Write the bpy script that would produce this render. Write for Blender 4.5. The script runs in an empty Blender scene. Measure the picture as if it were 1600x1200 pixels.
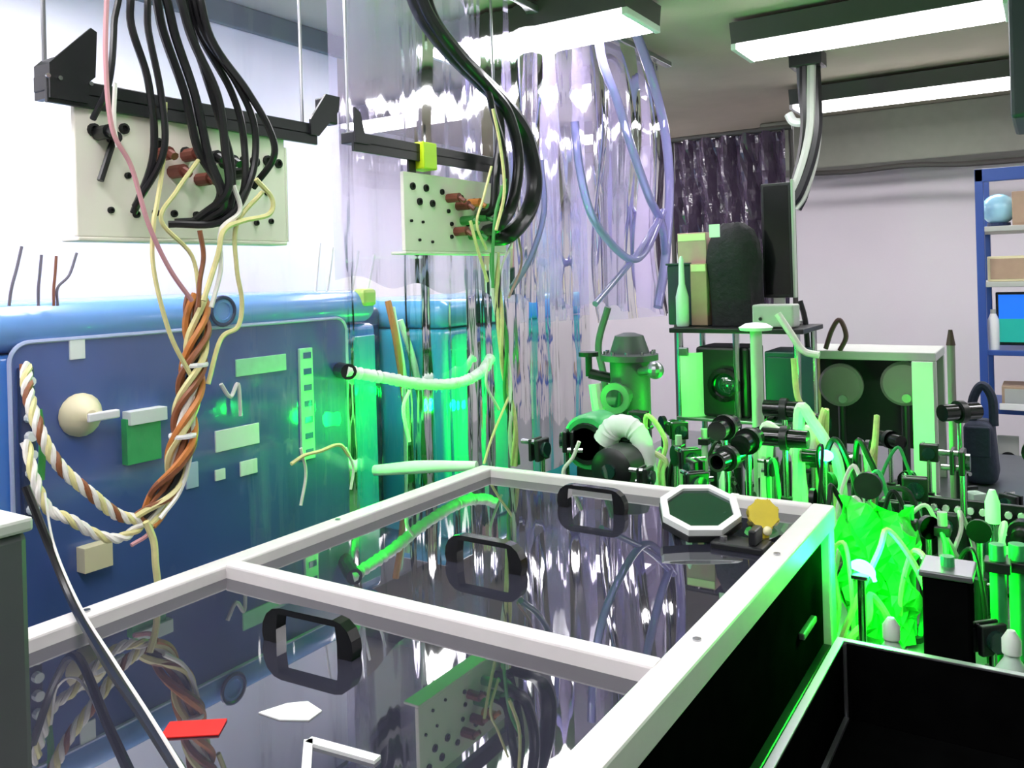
import bpy, bmesh, math, random
from mathutils import Vector, Matrix
random.seed(7)
S = bpy.context.scene
COL = S.collection

# ------------------------------------------------------------------ camera
FPX, YAW, ROLL, CAMZ, PY0 = 1325.0, math.radians(32.4), math.radians(1.6), 1.65, 433.0
cam_d = bpy.data.cameras.new('camera')
cam = bpy.data.objects.new('camera', cam_d)
COL.objects.link(cam)
cam_d.sensor_width = 36.0
cam_d.lens = FPX / 1600.0 * 36.0
cam_d.shift_y = -(600.0 - PY0) / 1600.0
cam_d.clip_start = 0.05
cam.matrix_world = (Matrix.Translation((0, 0, CAMZ)) @ Matrix.Rotation(YAW, 4, 'Z')
                    @ Matrix.Rotation(math.pi / 2, 4, 'X') @ Matrix.Rotation(-ROLL, 4, 'Z'))
S.camera = cam

# ------------------------------------------------------------------ world, view
w = bpy.data.worlds.new('room_air')
S.world = w
w.use_nodes = True
w.node_tree.nodes['Background'].inputs[0].default_value = (0.8, 0.85, 1.0, 1)
w.node_tree.nodes['Background'].inputs[1].default_value = 0.05
S.view_settings.view_transform = 'Standard'
S.view_settings.look = 'None'
S.view_settings.gamma = 1.0
S.view_settings.use_curve_mapping = False
S.view_settings.exposure = 1.05
TUBE_STRENGTH = 11.0
LASER = (0.0, 1.0, 0.02)

# ------------------------------------------------------------------ helpers
def ray(px, py):
    dx, dy = px - 800.0, PY0 - py
    a = dx * math.cos(ROLL) + dy * math.sin(ROLL)
    b = -dx * math.sin(ROLL) + dy * math.cos(ROLL)
    c, s = math.cos(YAW), math.sin(YAW)
    return Vector((a * c - FPX * s, a * s + FPX * c, b))

def on(axis, val, px, py):
    """point of the room on the plane axis = val that the photograph shows at a pixel"""
    d = ray(px, py)
    o = Vector((0, 0, CAMZ))
    return o + d * ((val - o[axis]) / d[axis])

def PX(v, px, py): return on(0, v, px, py)
def PY(v, px, py): return on(1, v, px, py)
def PZ(v, px, py): return on(2, v, px, py)

def srgb(h):
    r = [int(h[i:i + 2], 16) / 255 for i in (0, 2, 4)]
    return tuple(c / 12.92 if c <= .04045 else ((c + .055) / 1.055) ** 2.4 for c in r)

MATS = {}
def mat(name, hexcol, rough=.5, metal=0., var=.12, scale=14., bump=.0, bscale=60., ior=1.5, coat=0., emit=None, estr=0., spec=.5):
    if name in MATS: return MATS[name]
    m = bpy.data.materials.new(name)
    m.use_nodes = True
    nt = m.node_tree
    b = nt.nodes['Principled BSDF']
    c = srgb(hexcol)
    tc = nt.nodes.new('ShaderNodeTexCoord')
    nz = nt.nodes.new('ShaderNodeTexNoise')
    nz.inputs['Scale'].default_value = scale
    nz.inputs['Detail'].default_value = 4
    nt.links.new(tc.outputs['Object'], nz.inputs['Vector'])
    mx = nt.nodes.new('ShaderNodeMix')
    mx.data_type = 'RGBA'
    lo = [max(0, x * (1 - var)) for x in c]
    hi = [min(1, x * (1 + var) + var * .01) for x in c]
    mx.inputs['A'].default_value = (*lo, 1)
    mx.inputs['B'].default_value = (*hi, 1)
    nt.links.new(nz.outputs['Fac'], mx.inputs['Factor'])
    nt.links.new(mx.outputs['Result'], b.inputs['Base Color'])
    b.inputs['Roughness'].default_value = rough
    b.inputs['Metallic'].default_value = metal
    b.inputs['IOR'].default_value = ior
    b.inputs['Specular IOR Level'].default_value = spec
    b.inputs['Coat Weight'].default_value = coat
    b.inputs['Coat Roughness'].default_value = .05
    if bump:
        n2 = nt.nodes.new('ShaderNodeTexNoise')
        n2.inputs['Scale'].default_value = bscale
        n2.inputs['Detail'].default_value = 3
        nt.links.new(tc.outputs['Object'], n2.inputs['Vector'])
        bp = nt.nodes.new('ShaderNodeBump')
        bp.inputs['Strength'].default_value = bump
        bp.inputs['Distance'].default_value = .01
        nt.links.new(n2.outputs['Fac'], bp.inputs['Height'])
        nt.links.new(bp.outputs['Normal'], b.inputs['Normal'])
    if emit:
        b.inputs['Emission Color'].default_value = (*emit, 1)
        b.inputs['Emission Strength'].default_value = estr
    MATS[name] = m
    return m

def clear_mat(name, tint, haze, gloss=.9, rough=.05, bump=.15, bscale=25., hazecol=(.75, .7, .9), ior=1.5, zstretch=.15):
    """clear vinyl: lets light straight through, mirrors it by Fresnel, with a little milky haze"""
    m = bpy.data.materials.new(name)
    m.use_nodes = True
    nt = m.node_tree
    nt.nodes.clear()
    out = nt.nodes.new('ShaderNodeOutputMaterial')
    tr = nt.nodes.new('ShaderNodeBsdfTransparent'); tr.inputs[0].default_value = (*tint, 1)
    gl = nt.nodes.new('ShaderNodeBsdfGlossy'); gl.inputs['Roughness'].default_value = rough
    gl.inputs['Color'].default_value = (gloss, gloss, gloss, 1)
    df = nt.nodes.new('ShaderNodeBsdfDiffuse'); df.inputs[0].default_value = (*hazecol, 1)
    tl = nt.nodes.new('ShaderNodeBsdfTranslucent'); tl.inputs[0].default_value = (*hazecol, 1)
    fr = nt.nodes.new('ShaderNodeFresnel'); fr.inputs[0].default_value = ior
    tc = nt.nodes.new('ShaderNodeTexCoord')
    mp = nt.nodes.new('ShaderNodeMapping'); mp.inputs['Scale'].default_value = (1, 1, zstretch)
    nz = nt.nodes.new('ShaderNodeTexNoise'); nz.inputs['Scale'].default_value = bscale
    bp = nt.nodes.new('ShaderNodeBump'); bp.inputs['Strength'].default_value = bump; bp.inputs['Distance'].default_value = .02
    L = nt.links.new
    L(tc.outputs['Object'], mp.inputs['Vector']); L(mp.outputs['Vector'], nz.inputs['Vector'])
    L(nz.outputs['Fac'], bp.inputs['Height'])
    L(bp.outputs['Normal'], gl.inputs['Normal']); L(bp.outputs['Normal'], fr.inputs['Normal'])
    dm = nt.nodes.new('ShaderNodeMixShader'); dm.inputs[0].default_value = .5
    L(df.outputs[0], dm.inputs[1]); L(tl.outputs[0], dm.inputs[2])
    m1 = nt.nodes.new('ShaderNodeMixShader'); m1.inputs[0].default_value = haze
    L(tr.outputs[0], m1.inputs[1]); L(dm.outputs[0], m1.inputs[2])
    m2 = nt.nodes.new('ShaderNodeMixShader')
    L(fr.outputs[0], m2.inputs[0]); L(m1.outputs[0], m2.inputs[1]); L(gl.outputs[0], m2.inputs[2])
    L(m2.outputs[0], out.inputs[0])
    MATS[name] = m
    return m

def xf(bm, verts, M):
    bmesh.ops.transform(bm, matrix=M, verts=verts)

def box(bm, lo, hi, bev=0., M=None, seg=2):
    lo, hi = Vector(lo), Vector(hi)
    r = bmesh.ops.create_cube(bm, size=1.)
    vs = r['verts']
    c, s = (lo + hi) / 2, hi - lo
    xf(bm, vs, Matrix.Translation(c) @ Matrix.Diagonal((*s, 1)))
    if bev:
        es = list({e for v in vs for e in v.link_edges})
        rb = bmesh.ops.bevel(bm, geom=es, offset=bev, segments=seg, affect='EDGES', profile=.5)
        vs = list({v for f in rb['faces'] for v in f.verts} | {v for v in vs if v.is_valid})
    if M is not None: xf(bm, vs, M)
    return vs

def rod(bm, a, b, r, seg=12, r2=None, cap=True):
    a, b = Vector(a), Vector(b)
    d = b - a
    q = d.to_track_quat('Z', 'Y').to_matrix().to_4x4()
    res = bmesh.ops.create_cone(bm, cap_ends=cap, segments=seg, radius1=r, radius2=r if r2 is None else r2, depth=d.length)
    xf(bm, res['verts'], Matrix.Translation((a + b) / 2) @ q)
    return res['verts']

def ball(bm, c, r, seg=12, sc=(1, 1, 1)):
    res = bmesh.ops.create_uvsphere(bm, u_segments=seg, v_segments=max(6, seg * 2 // 3), radius=r)
    xf(bm, res['verts'], Matrix.Translation(c) @ Matrix.Diagonal((*sc, 1)))
    return res['verts']

def smooth_path(pts, n=6):
    pts = [Vector(p) for p in pts]
    if len(pts) < 3: return pts
    P = [pts[0] * 2 - pts[1]] + pts + [pts[-1] * 2 - pts[-2]]
    out = []
    for i in range(1, len(P) - 2):
        p0, p1, p2, p3 = P[i - 1:i + 3]
        for k in range(n):
            t = k / n
            out.append(.5 * ((2 * p1) + (p2 - p0) * t + (2 * p0 - 5 * p1 + 4 * p2 - p3) * t * t + (3 * p1 - p0 - 3 * p2 + p3) * t ** 3))
    out.append(pts[-1])
    return out

def frames(path):
    fr = []
    up = Vector((.3, .2, .93))
    for i, p in enumerate(path):
        t = (path[min(i + 1, len(path) - 1)] - path[max(i - 1, 0)])
        if t.length < 1e-9: t = Vector((0, 0, 1))
        t.normalize()
        n = up - t * up.dot(t)
        if n.length < 1e-4: n = t.orthogonal()
        n.normalize()
        up = n
        fr.append((p, n, t.cross(n)))
    return fr

def tube(bm, pts, r, seg=7, n=6, radii=None, wobble=0.):
    path = smooth_path(pts, n) if n else [Vector(p) for p in pts]
    rings = []
    fr = frames(path)
    for i, (p, a, b) in enumerate(fr):
        rr = r if radii is None else radii(i / max(1, len(fr) - 1))
        if wobble: p = p + a * random.uniform(-wobble, wobble) + b * random.uniform(-wobble, wobble)
        rings.append([bm.verts.new(p + (a * math.cos(2 * math.pi * k / seg) + b * math.sin(2 * math.pi * k / seg)) * rr) for k in range(seg)])
    for i in range(len(rings) - 1):
        for k in range(seg):
            bm.faces.new((rings[i][k], rings[i][(k + 1) % seg], rings[i + 1][(k + 1) % seg], rings[i + 1][k]))
    bm.faces.new(rings[0][::-1]); bm.faces.new(rings[-1])

def strand(pts, off_r, phase, turns, n=8):
    """a strand twisted round a path"""
    fr = frames(smooth_path(pts, n))
    N = len(fr)
    return [p + (a * math.cos(phase + turns * 6.283 * i / N) + b * math.sin(phase + turns * 6.283 * i / N)) * off_r for i, (p, a, b) in enumerate(fr)]

def prism(bm, poly, axis, lo, hi):
    """extrude a 2-D outline along an axis; outline in the two other axes in order"""
    def v(p, h):
        if axis == 0: return (h, p[0], p[1])
        if axis == 1: return (p[0], h, p[1])
        return (p[0], p[1], h)
    A = [bm.verts.new(v(p, lo)) for p in poly]
    B = [bm.verts.new(v(p, hi)) for p in poly]
    n = len(poly)
    bm.faces.new(A); bm.faces.new(B[::-1])
    for i in range(n): bm.faces.new((A[i], B[i], B[(i + 1) % n], A[(i + 1) % n]))

def lathe(bm, prof, c, seg=16, axis='Z'):
    rings = []
    for r, h in prof:
        ring = []
        for k in range(seg):
            a = 6.28319 * k / seg
            p = Vector((r * math.cos(a), r * math.sin(a), h))
            if axis == 'Y': p = Vector((p.x, p.z, p.y))
            if axis == 'X': p = Vector((p.z, p.x, p.y))
            ring.append(bm.verts.new(Vector(c) + p))
        rings.append(ring)
    for i in range(len(rings) - 1):
        for k in range(seg):
            bm.faces.new((rings[i][k], rings[i][(k + 1) % seg], rings[i + 1][(k + 1) % seg], rings[i + 1][k]))
    bm.faces.new(rings[0][::-1]); bm.faces.new(rings[-1])

def wpos(o):
    v = Vector((0, 0, 0))
    while o is not None:
        v += o.location
        o = o.parent
    return v

def obj(name, bm, m, parent=None, smooth=False, at=None):
    """link a bmesh (world coordinates) as one mesh object"""
    bmesh.ops.recalc_face_normals(bm, faces=bm.faces[:])
    if parent is not None: off = wpos(parent)
    elif at is not None: off = Vector(at)
    else:
        xs = [v.co.x for v in bm.verts]; ys = [v.co.y for v in bm.verts]; zs = [v.co.z for v in bm.verts]
        off = Vector(((min(xs) + max(xs)) / 2, (min(ys) + max(ys)) / 2, min(zs)))
    bmesh.ops.translate(bm, verts=bm.verts, vec=-off)
    me = bpy.data.meshes.new(name)
    bm.to_mesh(me); bm.free()
    me.materials.append(m)
    if smooth:
        for p in me.polygons: p.use_smooth = True
        try: me.set_sharp_from_angle(angle=math.radians(40))
        except Exception: pass
    o = bpy.data.objects.new(name, me)
    COL.objects.link(o)
    if parent is not None: o.parent = parent
    else: o.location = off
    return o

def tag(o, label, cat, group=None):
    o['label'] = label; o['category'] = cat
    if group: o['group'] = group
    return o

def thing(name, label, cat, loc, group=None):
    o = bpy.data.objects.new(name, None)
    COL.objects.link(o)
    o.location = loc
    o.empty_display_size = .05
    return tag(o, label, cat, group)

def struct(name, bm, m, **k):
    o = obj(name, bm, m, **k); o['kind'] = 'structure'; return o

def B(): return bmesh.new()

def mk(name, fn, m, parent=None, smooth=False):
    bm = B(); fn(bm); return obj(name, bm, m, parent, smooth)

def copy_tree(o, parent=None):
    c = o.copy(); COL.objects.link(c); c.parent = parent
    for ch in o.children: copy_tree(ch, c)
    return c

# ------------------------------------------------------------------ materials
M_wall = mat('wall_paint', 'f8f5fa', .8, var=.03, scale=3, bump=.05)
M_wallb = mat('wall_paint_grey', 'ddd5dc', .8, var=.05, scale=2, bump=.05)
M_ceil = mat('ceiling_board', 'b3a997', .9, var=.08, scale=6, bump=.1)
M_soff = mat('soffit_paint', '85877c', .8, var=.1)
M_floor = mat('floor_vinyl', '6f7072', .4, var=.15, scale=5)
M_column = mat('column_paint', '2a2e3c', .5, var=.1)
M_fix = mat('fixture_housing', '3d3a38', .5, var=.1)
M_tube = mat('lit_tube_diffuser', 'ffffff', .5, emit=(1., .97, 1.), estr=TUBE_STRENGTH)
M_tray = mat('cornice_paint', '56666a', .45, metal=.2)
M_alu = mat('painted_aluminium', 'e8e2e2', .35, var=.05, scale=30)
M_alud = mat('grey_aluminium', '9a9aa0', .3, metal=.8, var=.1)
M_steel = mat('brushed_steel', 'c8c8cc', .22, metal=1., var=.1, scale=40)
M_black = mat('black_anodised', '15161a', .38, var=.3, scale=30)
M_blackgl = mat('black_gloss_plastic', '101114', .15, var=.2, ior=1.6)
M_boxblk = mat('black_hardboard', '040405', .95, var=.3, scale=20, spec=0.)
M_lid = mat('smoked_mirror_acrylic', '2c2c38', .015, var=.15, scale=4, ior=2.25)
M_rub = mat('black_cable_rubber', '17161a', .35, var=.3, scale=50)
M_rubg = mat('grey_cable_rubber', '6b6570', .4, var=.2)
M_white = mat('white_plastic', 'eeeeee', .4, var=.04)
M_cream = mat('cream_plastic', 'e8dfb4', .45, var=.1)
M_panel = mat('perforated_white_panel', 'ebe7da', .5, var=.05, scale=8)
M_hole = mat('dark_hole_lining', '0c0d0c', .7)
M_blue = mat('blue_lacquered_steel', '3f80d0', .25, var=.08, scale=3, coat=.4)
M_bluew = mat('dark_blue_window', '48629f', .12, var=.25, scale=5, coat=.5)
M_blued = mat('navy_steel', '27365a', .3, var=.15, scale=4)
M_teal = mat('turquoise_lacquer', '36a6c4', .25, var=.1, scale=4, coat=.4)
M_tri = mat('pale_trim', 'b9c6e6', .35)
M_lblw = mat('white_label', 'eef4ee', .5, var=.05)
M_lblg = mat('mint_label', 'a9e8c0', .5, var=.15, scale=40)
M_yel = mat('yellow_plastic', 'd6c020', .4, var=.2, scale=30)
M_lime = mat('lime_plastic', 'c4e21c', .4, var=.1)
M_red = mat('red_tag_card', 'e01410', .5, var=.08)
M_brn = mat('brown_wire', '8a5232', .5, var=.25, scale=60)
M_ora = mat('orange_wire', 'c57a3c', .5, var=.2, scale=60)
M_ywr = mat('pale_yellow_wire', 'ddd498', .5, var=.2, scale=60)
M_wwr = mat('white_wire', 'e6e2dc', .45, var=.12, scale=60)
M_pnk = mat('pink_wire', 'c9929a', .5, var=.15)
M_gwr = mat('green_wire', '3f9a4c', .45, var=.2)
M_grn = mat('green_plastic_and_lit_post', '37b062', .4, var=.2, scale=30)  # also on two posts whose green stands in for laser light
M_tan = mat('tan_cardboard', 'b59a82', .8, var=.12, scale=20)
M_tan2 = mat('pink_cardboard', 'c39a96', .8, var=.12, scale=20)
M_grey = mat('grey_instrument_paint', '4a4d50', .5, var=.1)
M_greyl = mat('pale_grey_paint', 'b8bab4', .5, var=.08)
M_cloth = mat('black_cloth', '121117', .75, var=.4, scale=40, bump=.5, bscale=40)
M_foil = mat('dark_plastic_film', '4a3c50', .18, var=.3, scale=12, bump=.9, bscale=14, ior=1.7)
M_navy = mat('navy_fabric', '232a40', .8, var=.3, scale=50, bump=.3)
M_rack = mat('blue_rack_paint', '2f4f9c', .4, var=.1)
M_glb = mat('pale_blue_glass_globe', 'a8dcf0', .2, var=.1)
M_scr = mat('lit_blue_screen', '1040a0', .3, emit=(.01, .16, .8), estr=.5)
M_scrc = mat('lit_teal_screen_band', '108070', .3, emit=(.02, .4, .35), estr=.3)
M_bench = mat('table_steel', '7d8084', .3, metal=.7, var=.1, scale=20)
M_disc = mat('grey_disc_metal', '8d8484', .5, metal=.2, var=.08)
M_glass = mat('coated_optic_glass', '1d3f38', .04, var=.1, ior=2.2)
M_octg = mat('octagon_reflection_glass', '16382c', .05, var=.5, scale=12, ior=2.0)  # green reflection put into the glass colour
M_glow = mat('laser_scatter_glow', '20ff60', .5, emit=(.03, 1., .35), estr=14.)
M_screen = mat('white_beam_screen_card', 'e8f0e8', .7, var=.06)
M_gfilm = mat('laser_tinted_film', '45b850', .35, var=.25, scale=20)  # green of the laser light put into the film colour
M_curt = clear_mat('clear_vinyl_sheet', (.98, .97, 1.), .02, hazecol=(.72, .66, .88), bump=.2, bscale=16, ior=1.22)
M_curt2 = clear_mat('violet_vinyl_sheet', (.93, .90, .985), .26, hazecol=(.78, .66, .97), bump=.25, bscale=9, ior=1.2)
M_ctub = clear_mat('clear_violet_tubing', (.72, .70, .95), .5, hazecol=(.62, .58, .98), bump=.02, zstretch=1.)
M_bottle = mat('pale_bottle_plastic', 'd4e6dc', .35, var=.08)

# ================================================================== the room
XL, XR, YB, YF, ZC = -3.9, 2.6, 6.4, -2.4, 2.68
struct('floor', (lambda b: (box(b, (XL, YF, -.1), (XR, YB, 0)), b)[-1])(B()), M_floor)
struct('ceiling', (lambda b: (box(b, (XL, YF, ZC), (XR, YB, ZC + .1)), b)[-1])(B()), M_ceil)
struct('wall_left', (lambda b: (box(b, (XL - .1, YF, 0), (XL, YB, ZC)), b)[-1])(B()), M_wall)
struct('wall_back', (lambda b: (box(b, (XL - .1, YB, 0), (XR + .1, YB + .1, ZC)), b)[-1])(B()), M_wallb)
struct('wall_right', (lambda b: (box(b, (XR, YF, 0), (XR + .1, YB, ZC)), b)[-1])(B()), M_wallb)
struct('wall_front', (lambda b: (box(b, (XL - .1, YF - .1, 0), (XR + .1, YF, ZC)), b)[-1])(B()), M_wallb)
# deep soffit along the back wall and a pipe under it
struct('trim_1', (lambda b: (box(b, (-1.7, YB - .42, 2.33), (XR - .002, YB - .002, ZC - .002), .01), b)[-1])(B()), M_soff)
def _pipe(b):
    tube(b, [PY(5.9, 1240, 272), PY(5.9, 1330, 268), PY(5.9, 1420, 258), PY(5.9, 1510, 256), PY(5.9, 1640, 246)], .018, 8)
struct('trim_2', (lambda b: (_pipe(b), b)[-1])(B()), M_fix)
struct('trim_3', (lambda b: (box(b, (PY(2.72, 1577, 100).x, 2.72, PY(2.72, 1577, 185).z), (.3, 3.1, ZC - .002), .01), b)[-1])(B()), M_column)

# white partition close behind the blue cabinets, with a dark cornice under the ceiling
struct('wall_partition', (lambda b: (box(b, (-2.64, YF + .001, .001), (-2.52, 2.64, ZC - .001)), b)[-1])(B()), M_wall)
struct('trim_4', (lambda b: (box(b, (-2.519, YF + .001, 2.593), (-2.49, 2.66, ZC - .001), .004), b)[-1])(B()), M_tray)

# fluorescent battens
def light(x0, x1, y, label, wd=.27):
    t = thing('ceiling_light', label, 'light', ((x0 + x1) / 2, y, 2.56), 'fluorescent ceiling lights')
    def hous(b):
        prism(b, [(y - wd / 2 - .02, 2.66), (y + wd / 2 + .02, 2.66), (y + wd / 2, 2.578), (y - wd / 2, 2.578)], 0, x0 - .02, x1 + .02)
        box(b, (x0 + .1, y - .05, 2.655), (x1 - .1, y + .05, ZC))
    mk('housing', hous, M_fix, t)
    mk('diffuser', lambda b: box(b, (x0, y - wd / 2 + .012, 2.555), (x1, y + wd / 2 - .012, 2.5775), .006), M_tube, t)
    for x in (x0 - .012, x1 + .012):
        mk('end_cap', lambda b, x=x: box(b, (x - .011, y - wd / 2, 2.553), (x + .011, y + wd / 2, 2.579), .003), M_white, t)
    return t
light(-1.06, -.12, 3.56, 'bright fluorescent ceiling light nearest the top right corner')
light(-1.2, -.13, 5.03, 'fluorescent ceiling light behind the hanging striped cable')
light(-3.5, -1.75, 3.82, 'fluorescent ceiling light seen through the clear sheet above the second panel')
light(-3.2, -2.3, 5.15, 'lowest fluorescent ceiling light seen through the clear sheet')
light(-2.1, -1.24, 2.86, 'fluorescent ceiling light at the top edge behind the clear sheet', .3)
for x0, y in ((.7, 3.56), (.7, 5.03), (-2.2, 1.3), (-2.3, .1), (-.95, .25)):
    light(x0, x0 + 1.2, y, 'fluorescent ceiling light outside the picture lighting the room')

# ================================================================== optical table
t = thing('optical_table', 'steel optical table carrying the enclosure and laser optics', 'table', (-.5, 2.2, 0))
mk('table_top', lambda b: box(b, (-1.6, .4, .65), (.75, 4.1, .85), .008), M_bench, t)
for x, y in ((-1.4, .65), (.5, .65), (-1.4, 3.8), (.5, 3.8)):
    mk('leg', lambda b, x=x, y=y: (rod(b, (x, y, .03), (x, y, .65), .11, 20), rod(b, (x, y, 0), (x, y, .03), .15, 20)), M_black, t)

# ================================================================== enclosure with mirror lid
XA, XB, YA, YE = -1.297, -.395, .42, 1.868       # outer outline
t = thing('laser_enclosure', 'white aluminium framed box with dark mirror lid in the foreground', 'enclosure', (-.85, 1.15, .85))
bw = .045
def bar(lo, hi, groove=None):
    def f(b):
        box(b, lo, hi, .004)
    return f
mk('frame_bar', bar((XA, YA, 1.105), (XA + bw, YE, 1.15)), M_alu, t)
mk('frame_bar', bar((XB - bw, YA, 1.105), (XB, YE, 1.15)), M_alu, t)
mk('frame_bar', bar((XA + bw, YE - .03, 1.105), (XB - bw, YE, 1.15)), M_alu, t)
mk('frame_bar', bar((XA + bw, YA, 1.105), (XB - bw, YA + bw, 1.15)), M_alu, t)
mk('cross_bar', bar((XA + bw - .004, .995, 1.107), (XB - bw + .004, 1.026, 1.152)), M_alu, t)
for x in (XA, XB - bw):
    for y in (YA, YE - bw):
        mk('corner_post', bar((x + .002, y + .002, .85), (x + bw - .002, y + bw - .002, 1.106)), M_alu, t)
mk('side_panel', lambda b: box(b, (XB - .03, YA + bw, .852), (XB - .02, YE - bw, 1.107)), M_boxblk, t)
mk('side_panel', lambda b: box(b, (XA + .02, YA + bw, .852), (XA + .03, YE - bw, 1.107)), M_boxblk, t)
mk('side_panel', lambda b: box(b, (XA + bw, YE - .02, .852), (XB - bw, YE - .012, 1.107)), M_boxblk, t)
mk('side_panel', lambda b: box(b, (XA + bw, YA + .02, .852), (XB - bw, YA + .03, 1.107)), M_boxblk, t)
mk('latch', lambda b: (box(b, (XB - .02, 1.62, .955), (XB - .008, 1.72, .968), .003),), M_alud, t)
mk('base_rail', lambda b: box(b, (XB - bw + .004, YA + bw, .85), (XB - .004, YE - bw, .872), .003), M_black, t)
LZ = 1.128
p1 = mk('lid_panel', lambda b: box(b, (XA + bw, YA + bw, LZ - .006), (XB - bw, .995, LZ)), M_lid, t)
p2 = mk('lid_panel', lambda b: box(b, (XA + bw, 1.026, LZ - .006), (XB - bw, YE - .03, LZ)), M_lid, t)
HP = [(-.082, 0), (-.085, .012), (-.083, .027), (-.076, .04), (-.064, .049), (-.05, .052), (.05, .052), (.064, .049), (.076, .04), (.083, .027), (.085, .012), (.082, 0),
      (.057, 0), (.057, .02), (.054, .043), (-.054, .043), (-.057, .02), (-.057, 0)]
def handle(cx, cy, par, rz=0.):
    def f(b):
        prism(b, HP, 1, -.010, .010)
        bmesh.ops.bevel(b, geom=[e for e in b.edges if e.calc_face_angle(0) > .9], offset=.003, segments=2, affect='EDGES')
        xf(b, b.verts, Matrix.Translation((cx, cy, LZ)) @ Matrix.Rotation(rz, 4, 'Z'))
    h = mk('handle', f, M_blackgl, par)
    h['label'] = 'black plastic bow handle'
handle(-.905, .862, p1, .06)
handle(-.875, 1.262, p2, -.02)
handle(-.872, 1.68, p2, -.02)
for x, y in ((XA + .022, .75), (XA + .022, 1.3), (XB - .022, 1.1), (XB - .022, 1.5)):
    mk('screw', lambda b, x=x, y=y: rod(b, (x, y, 1.1495), (x, y, 1.1525), .006, 10), M_steel, t)

# things lying on the lid, plus white shapes in place of reflections
tg = PZ(LZ, 303, 1140)
def _tag(b):
    box(b, (-.034, -.018, 0), (.034, .018, .0025), .001)
    xf(b, b.verts, Matrix.Translation((tg.x, tg.y, LZ)) @ Matrix.Rotation(.62, 4, 'Z'))
tag(mk('warning_tag', _tag, M_red), 'bright red card lying on the mirror lid', 'tag')

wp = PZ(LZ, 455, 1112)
def _wglint(b):
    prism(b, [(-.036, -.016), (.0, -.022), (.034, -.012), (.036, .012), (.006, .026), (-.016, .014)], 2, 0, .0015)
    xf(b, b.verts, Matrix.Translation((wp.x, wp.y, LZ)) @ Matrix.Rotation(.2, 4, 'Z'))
tag(mk('lid_glint', _wglint, M_white), 'small white paper shape for a light reflection on the lid below the first handle', 'glint')  # flat white piece added in place of a ceiling light's reflection
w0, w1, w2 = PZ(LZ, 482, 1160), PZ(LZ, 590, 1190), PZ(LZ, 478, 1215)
t = thing('reflection_strip', 'white L-shaped reflection stand-in at the bottom edge of the mirror lid', 'bracket', Vector((w0.x, w0.y, LZ)))  # white strips added in place of a reflected ceiling frame
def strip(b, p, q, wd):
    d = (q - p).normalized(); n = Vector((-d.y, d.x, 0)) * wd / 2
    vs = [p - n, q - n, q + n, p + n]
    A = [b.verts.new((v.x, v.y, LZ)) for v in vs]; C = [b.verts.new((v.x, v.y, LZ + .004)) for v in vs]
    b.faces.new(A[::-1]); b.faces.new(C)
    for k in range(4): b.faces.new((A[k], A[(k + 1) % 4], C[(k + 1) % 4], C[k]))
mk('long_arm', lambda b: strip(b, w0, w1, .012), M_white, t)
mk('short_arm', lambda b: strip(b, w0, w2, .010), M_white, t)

# octagonal optic leaning over the lid's back corner
c0 = Vector((-.60, 1.62, LZ))
t = thing('octagonal_optic', 'white octagonal ring with glass coloured by a green reflection on a black stand', 'optic', c0)
TM = Matrix.Translation(c0 + Vector((0, .0, .05))) @ Matrix.Rotation(math.radians(YAW * 0 + 28), 4, 'Z') @ Matrix.Rotation(math.radians(22), 4, 'X')
def octo(r, z, sx=1.05): return [(sx * r * math.cos(math.pi / 8 + k * math.pi / 4), r * math.sin(math.pi / 8 + k * math.pi / 4), z) for k in range(8)]
def _ring(b):
    o1 = [b.verts.new(p) for p in octo(.078, .006)]; i1 = [b.verts.new(p) for p in octo(.064, .006)]
    o0 = [b.verts.new(p) for p in octo(.078, -.008)]; i0 = [b.verts.new(p) for p in octo(.064, -.008)]
    for k in range(8):
        j = (k + 1) % 8
        b.faces.new((o1[k], o1[j], i1[j], i1[k])); b.faces.new((o0[k], i0[k], i0[j], o0[j]))
        b.faces.new((o1[k], o0[k], o0[j], o1[j])); b.faces.new((i1[k], i1[j], i0[j], i0[k]))
    xf(b, b.verts, TM)
mk('ring', _ring, M_white, t)
def _og(b):
    vs = [b.verts.new(p) for p in octo(.066, -.004)]; v2 = [b.verts.new(p) for p in octo(.066, 0)]
    b.faces.new(vs[::-1]); b.faces.new(v2)
    for k in range(8): b.faces.new((vs[k], vs[(k + 1) % 8], v2[(k + 1) % 8], v2[k]))
    xf(b, b.verts, TM)
mk('glass', _og, M_octg, t)
def _ob(b):
    vs = [b.verts.new(p) for p in octo(.08, -.022)]; v2 = [b.verts.new(p) for p in octo(.08, -.0085)]
    b.faces.new(vs[::-1]); b.faces.new(v2)
    for k in range(8): b.faces.new((vs[k], vs[(k + 1) % 8], v2[(k + 1) % 8], v2[k]))
    xf(b, b.verts, TM)
mk('mount', _ob, M_black, t)
for dx, dy in ((-.05, -.01), (.05, .02), (0, .045)):
    mk('leg', lambda b, dx=dx, dy=dy: rod(b, c0 + Vector((dx, dy, 0)), c0 + Vector((dx * .8, dy * .8, .045)), .008, 10), M_black, t)
yp = Vector((-.487, 1.66, LZ))
t = thing('yellow_clamp', 'yellow toothed plastic knob beside the octagonal optic', 'knob', yp)
def _star(b):
    P = []
    for k in range(16):
        r = .034 if k % 2 else .024
        P.append((r * math.cos(k * math.pi / 8), r * math.sin(k * math.pi / 8)))
    prism(b, P, 1, -.02, .02)
    bmesh.ops.bevel(b, geom=b.edges[:], offset=.003, segments=2, affect='EDGES')
    xf(b, b.verts, Matrix.Translation(yp + Vector((0, 0, .04))) @ Matrix.Rotation(.4, 4, 'Z') @ Matrix.Rotation(-.5, 4, 'X'))
mk('knob', _star, M_yel, t, True)
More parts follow.
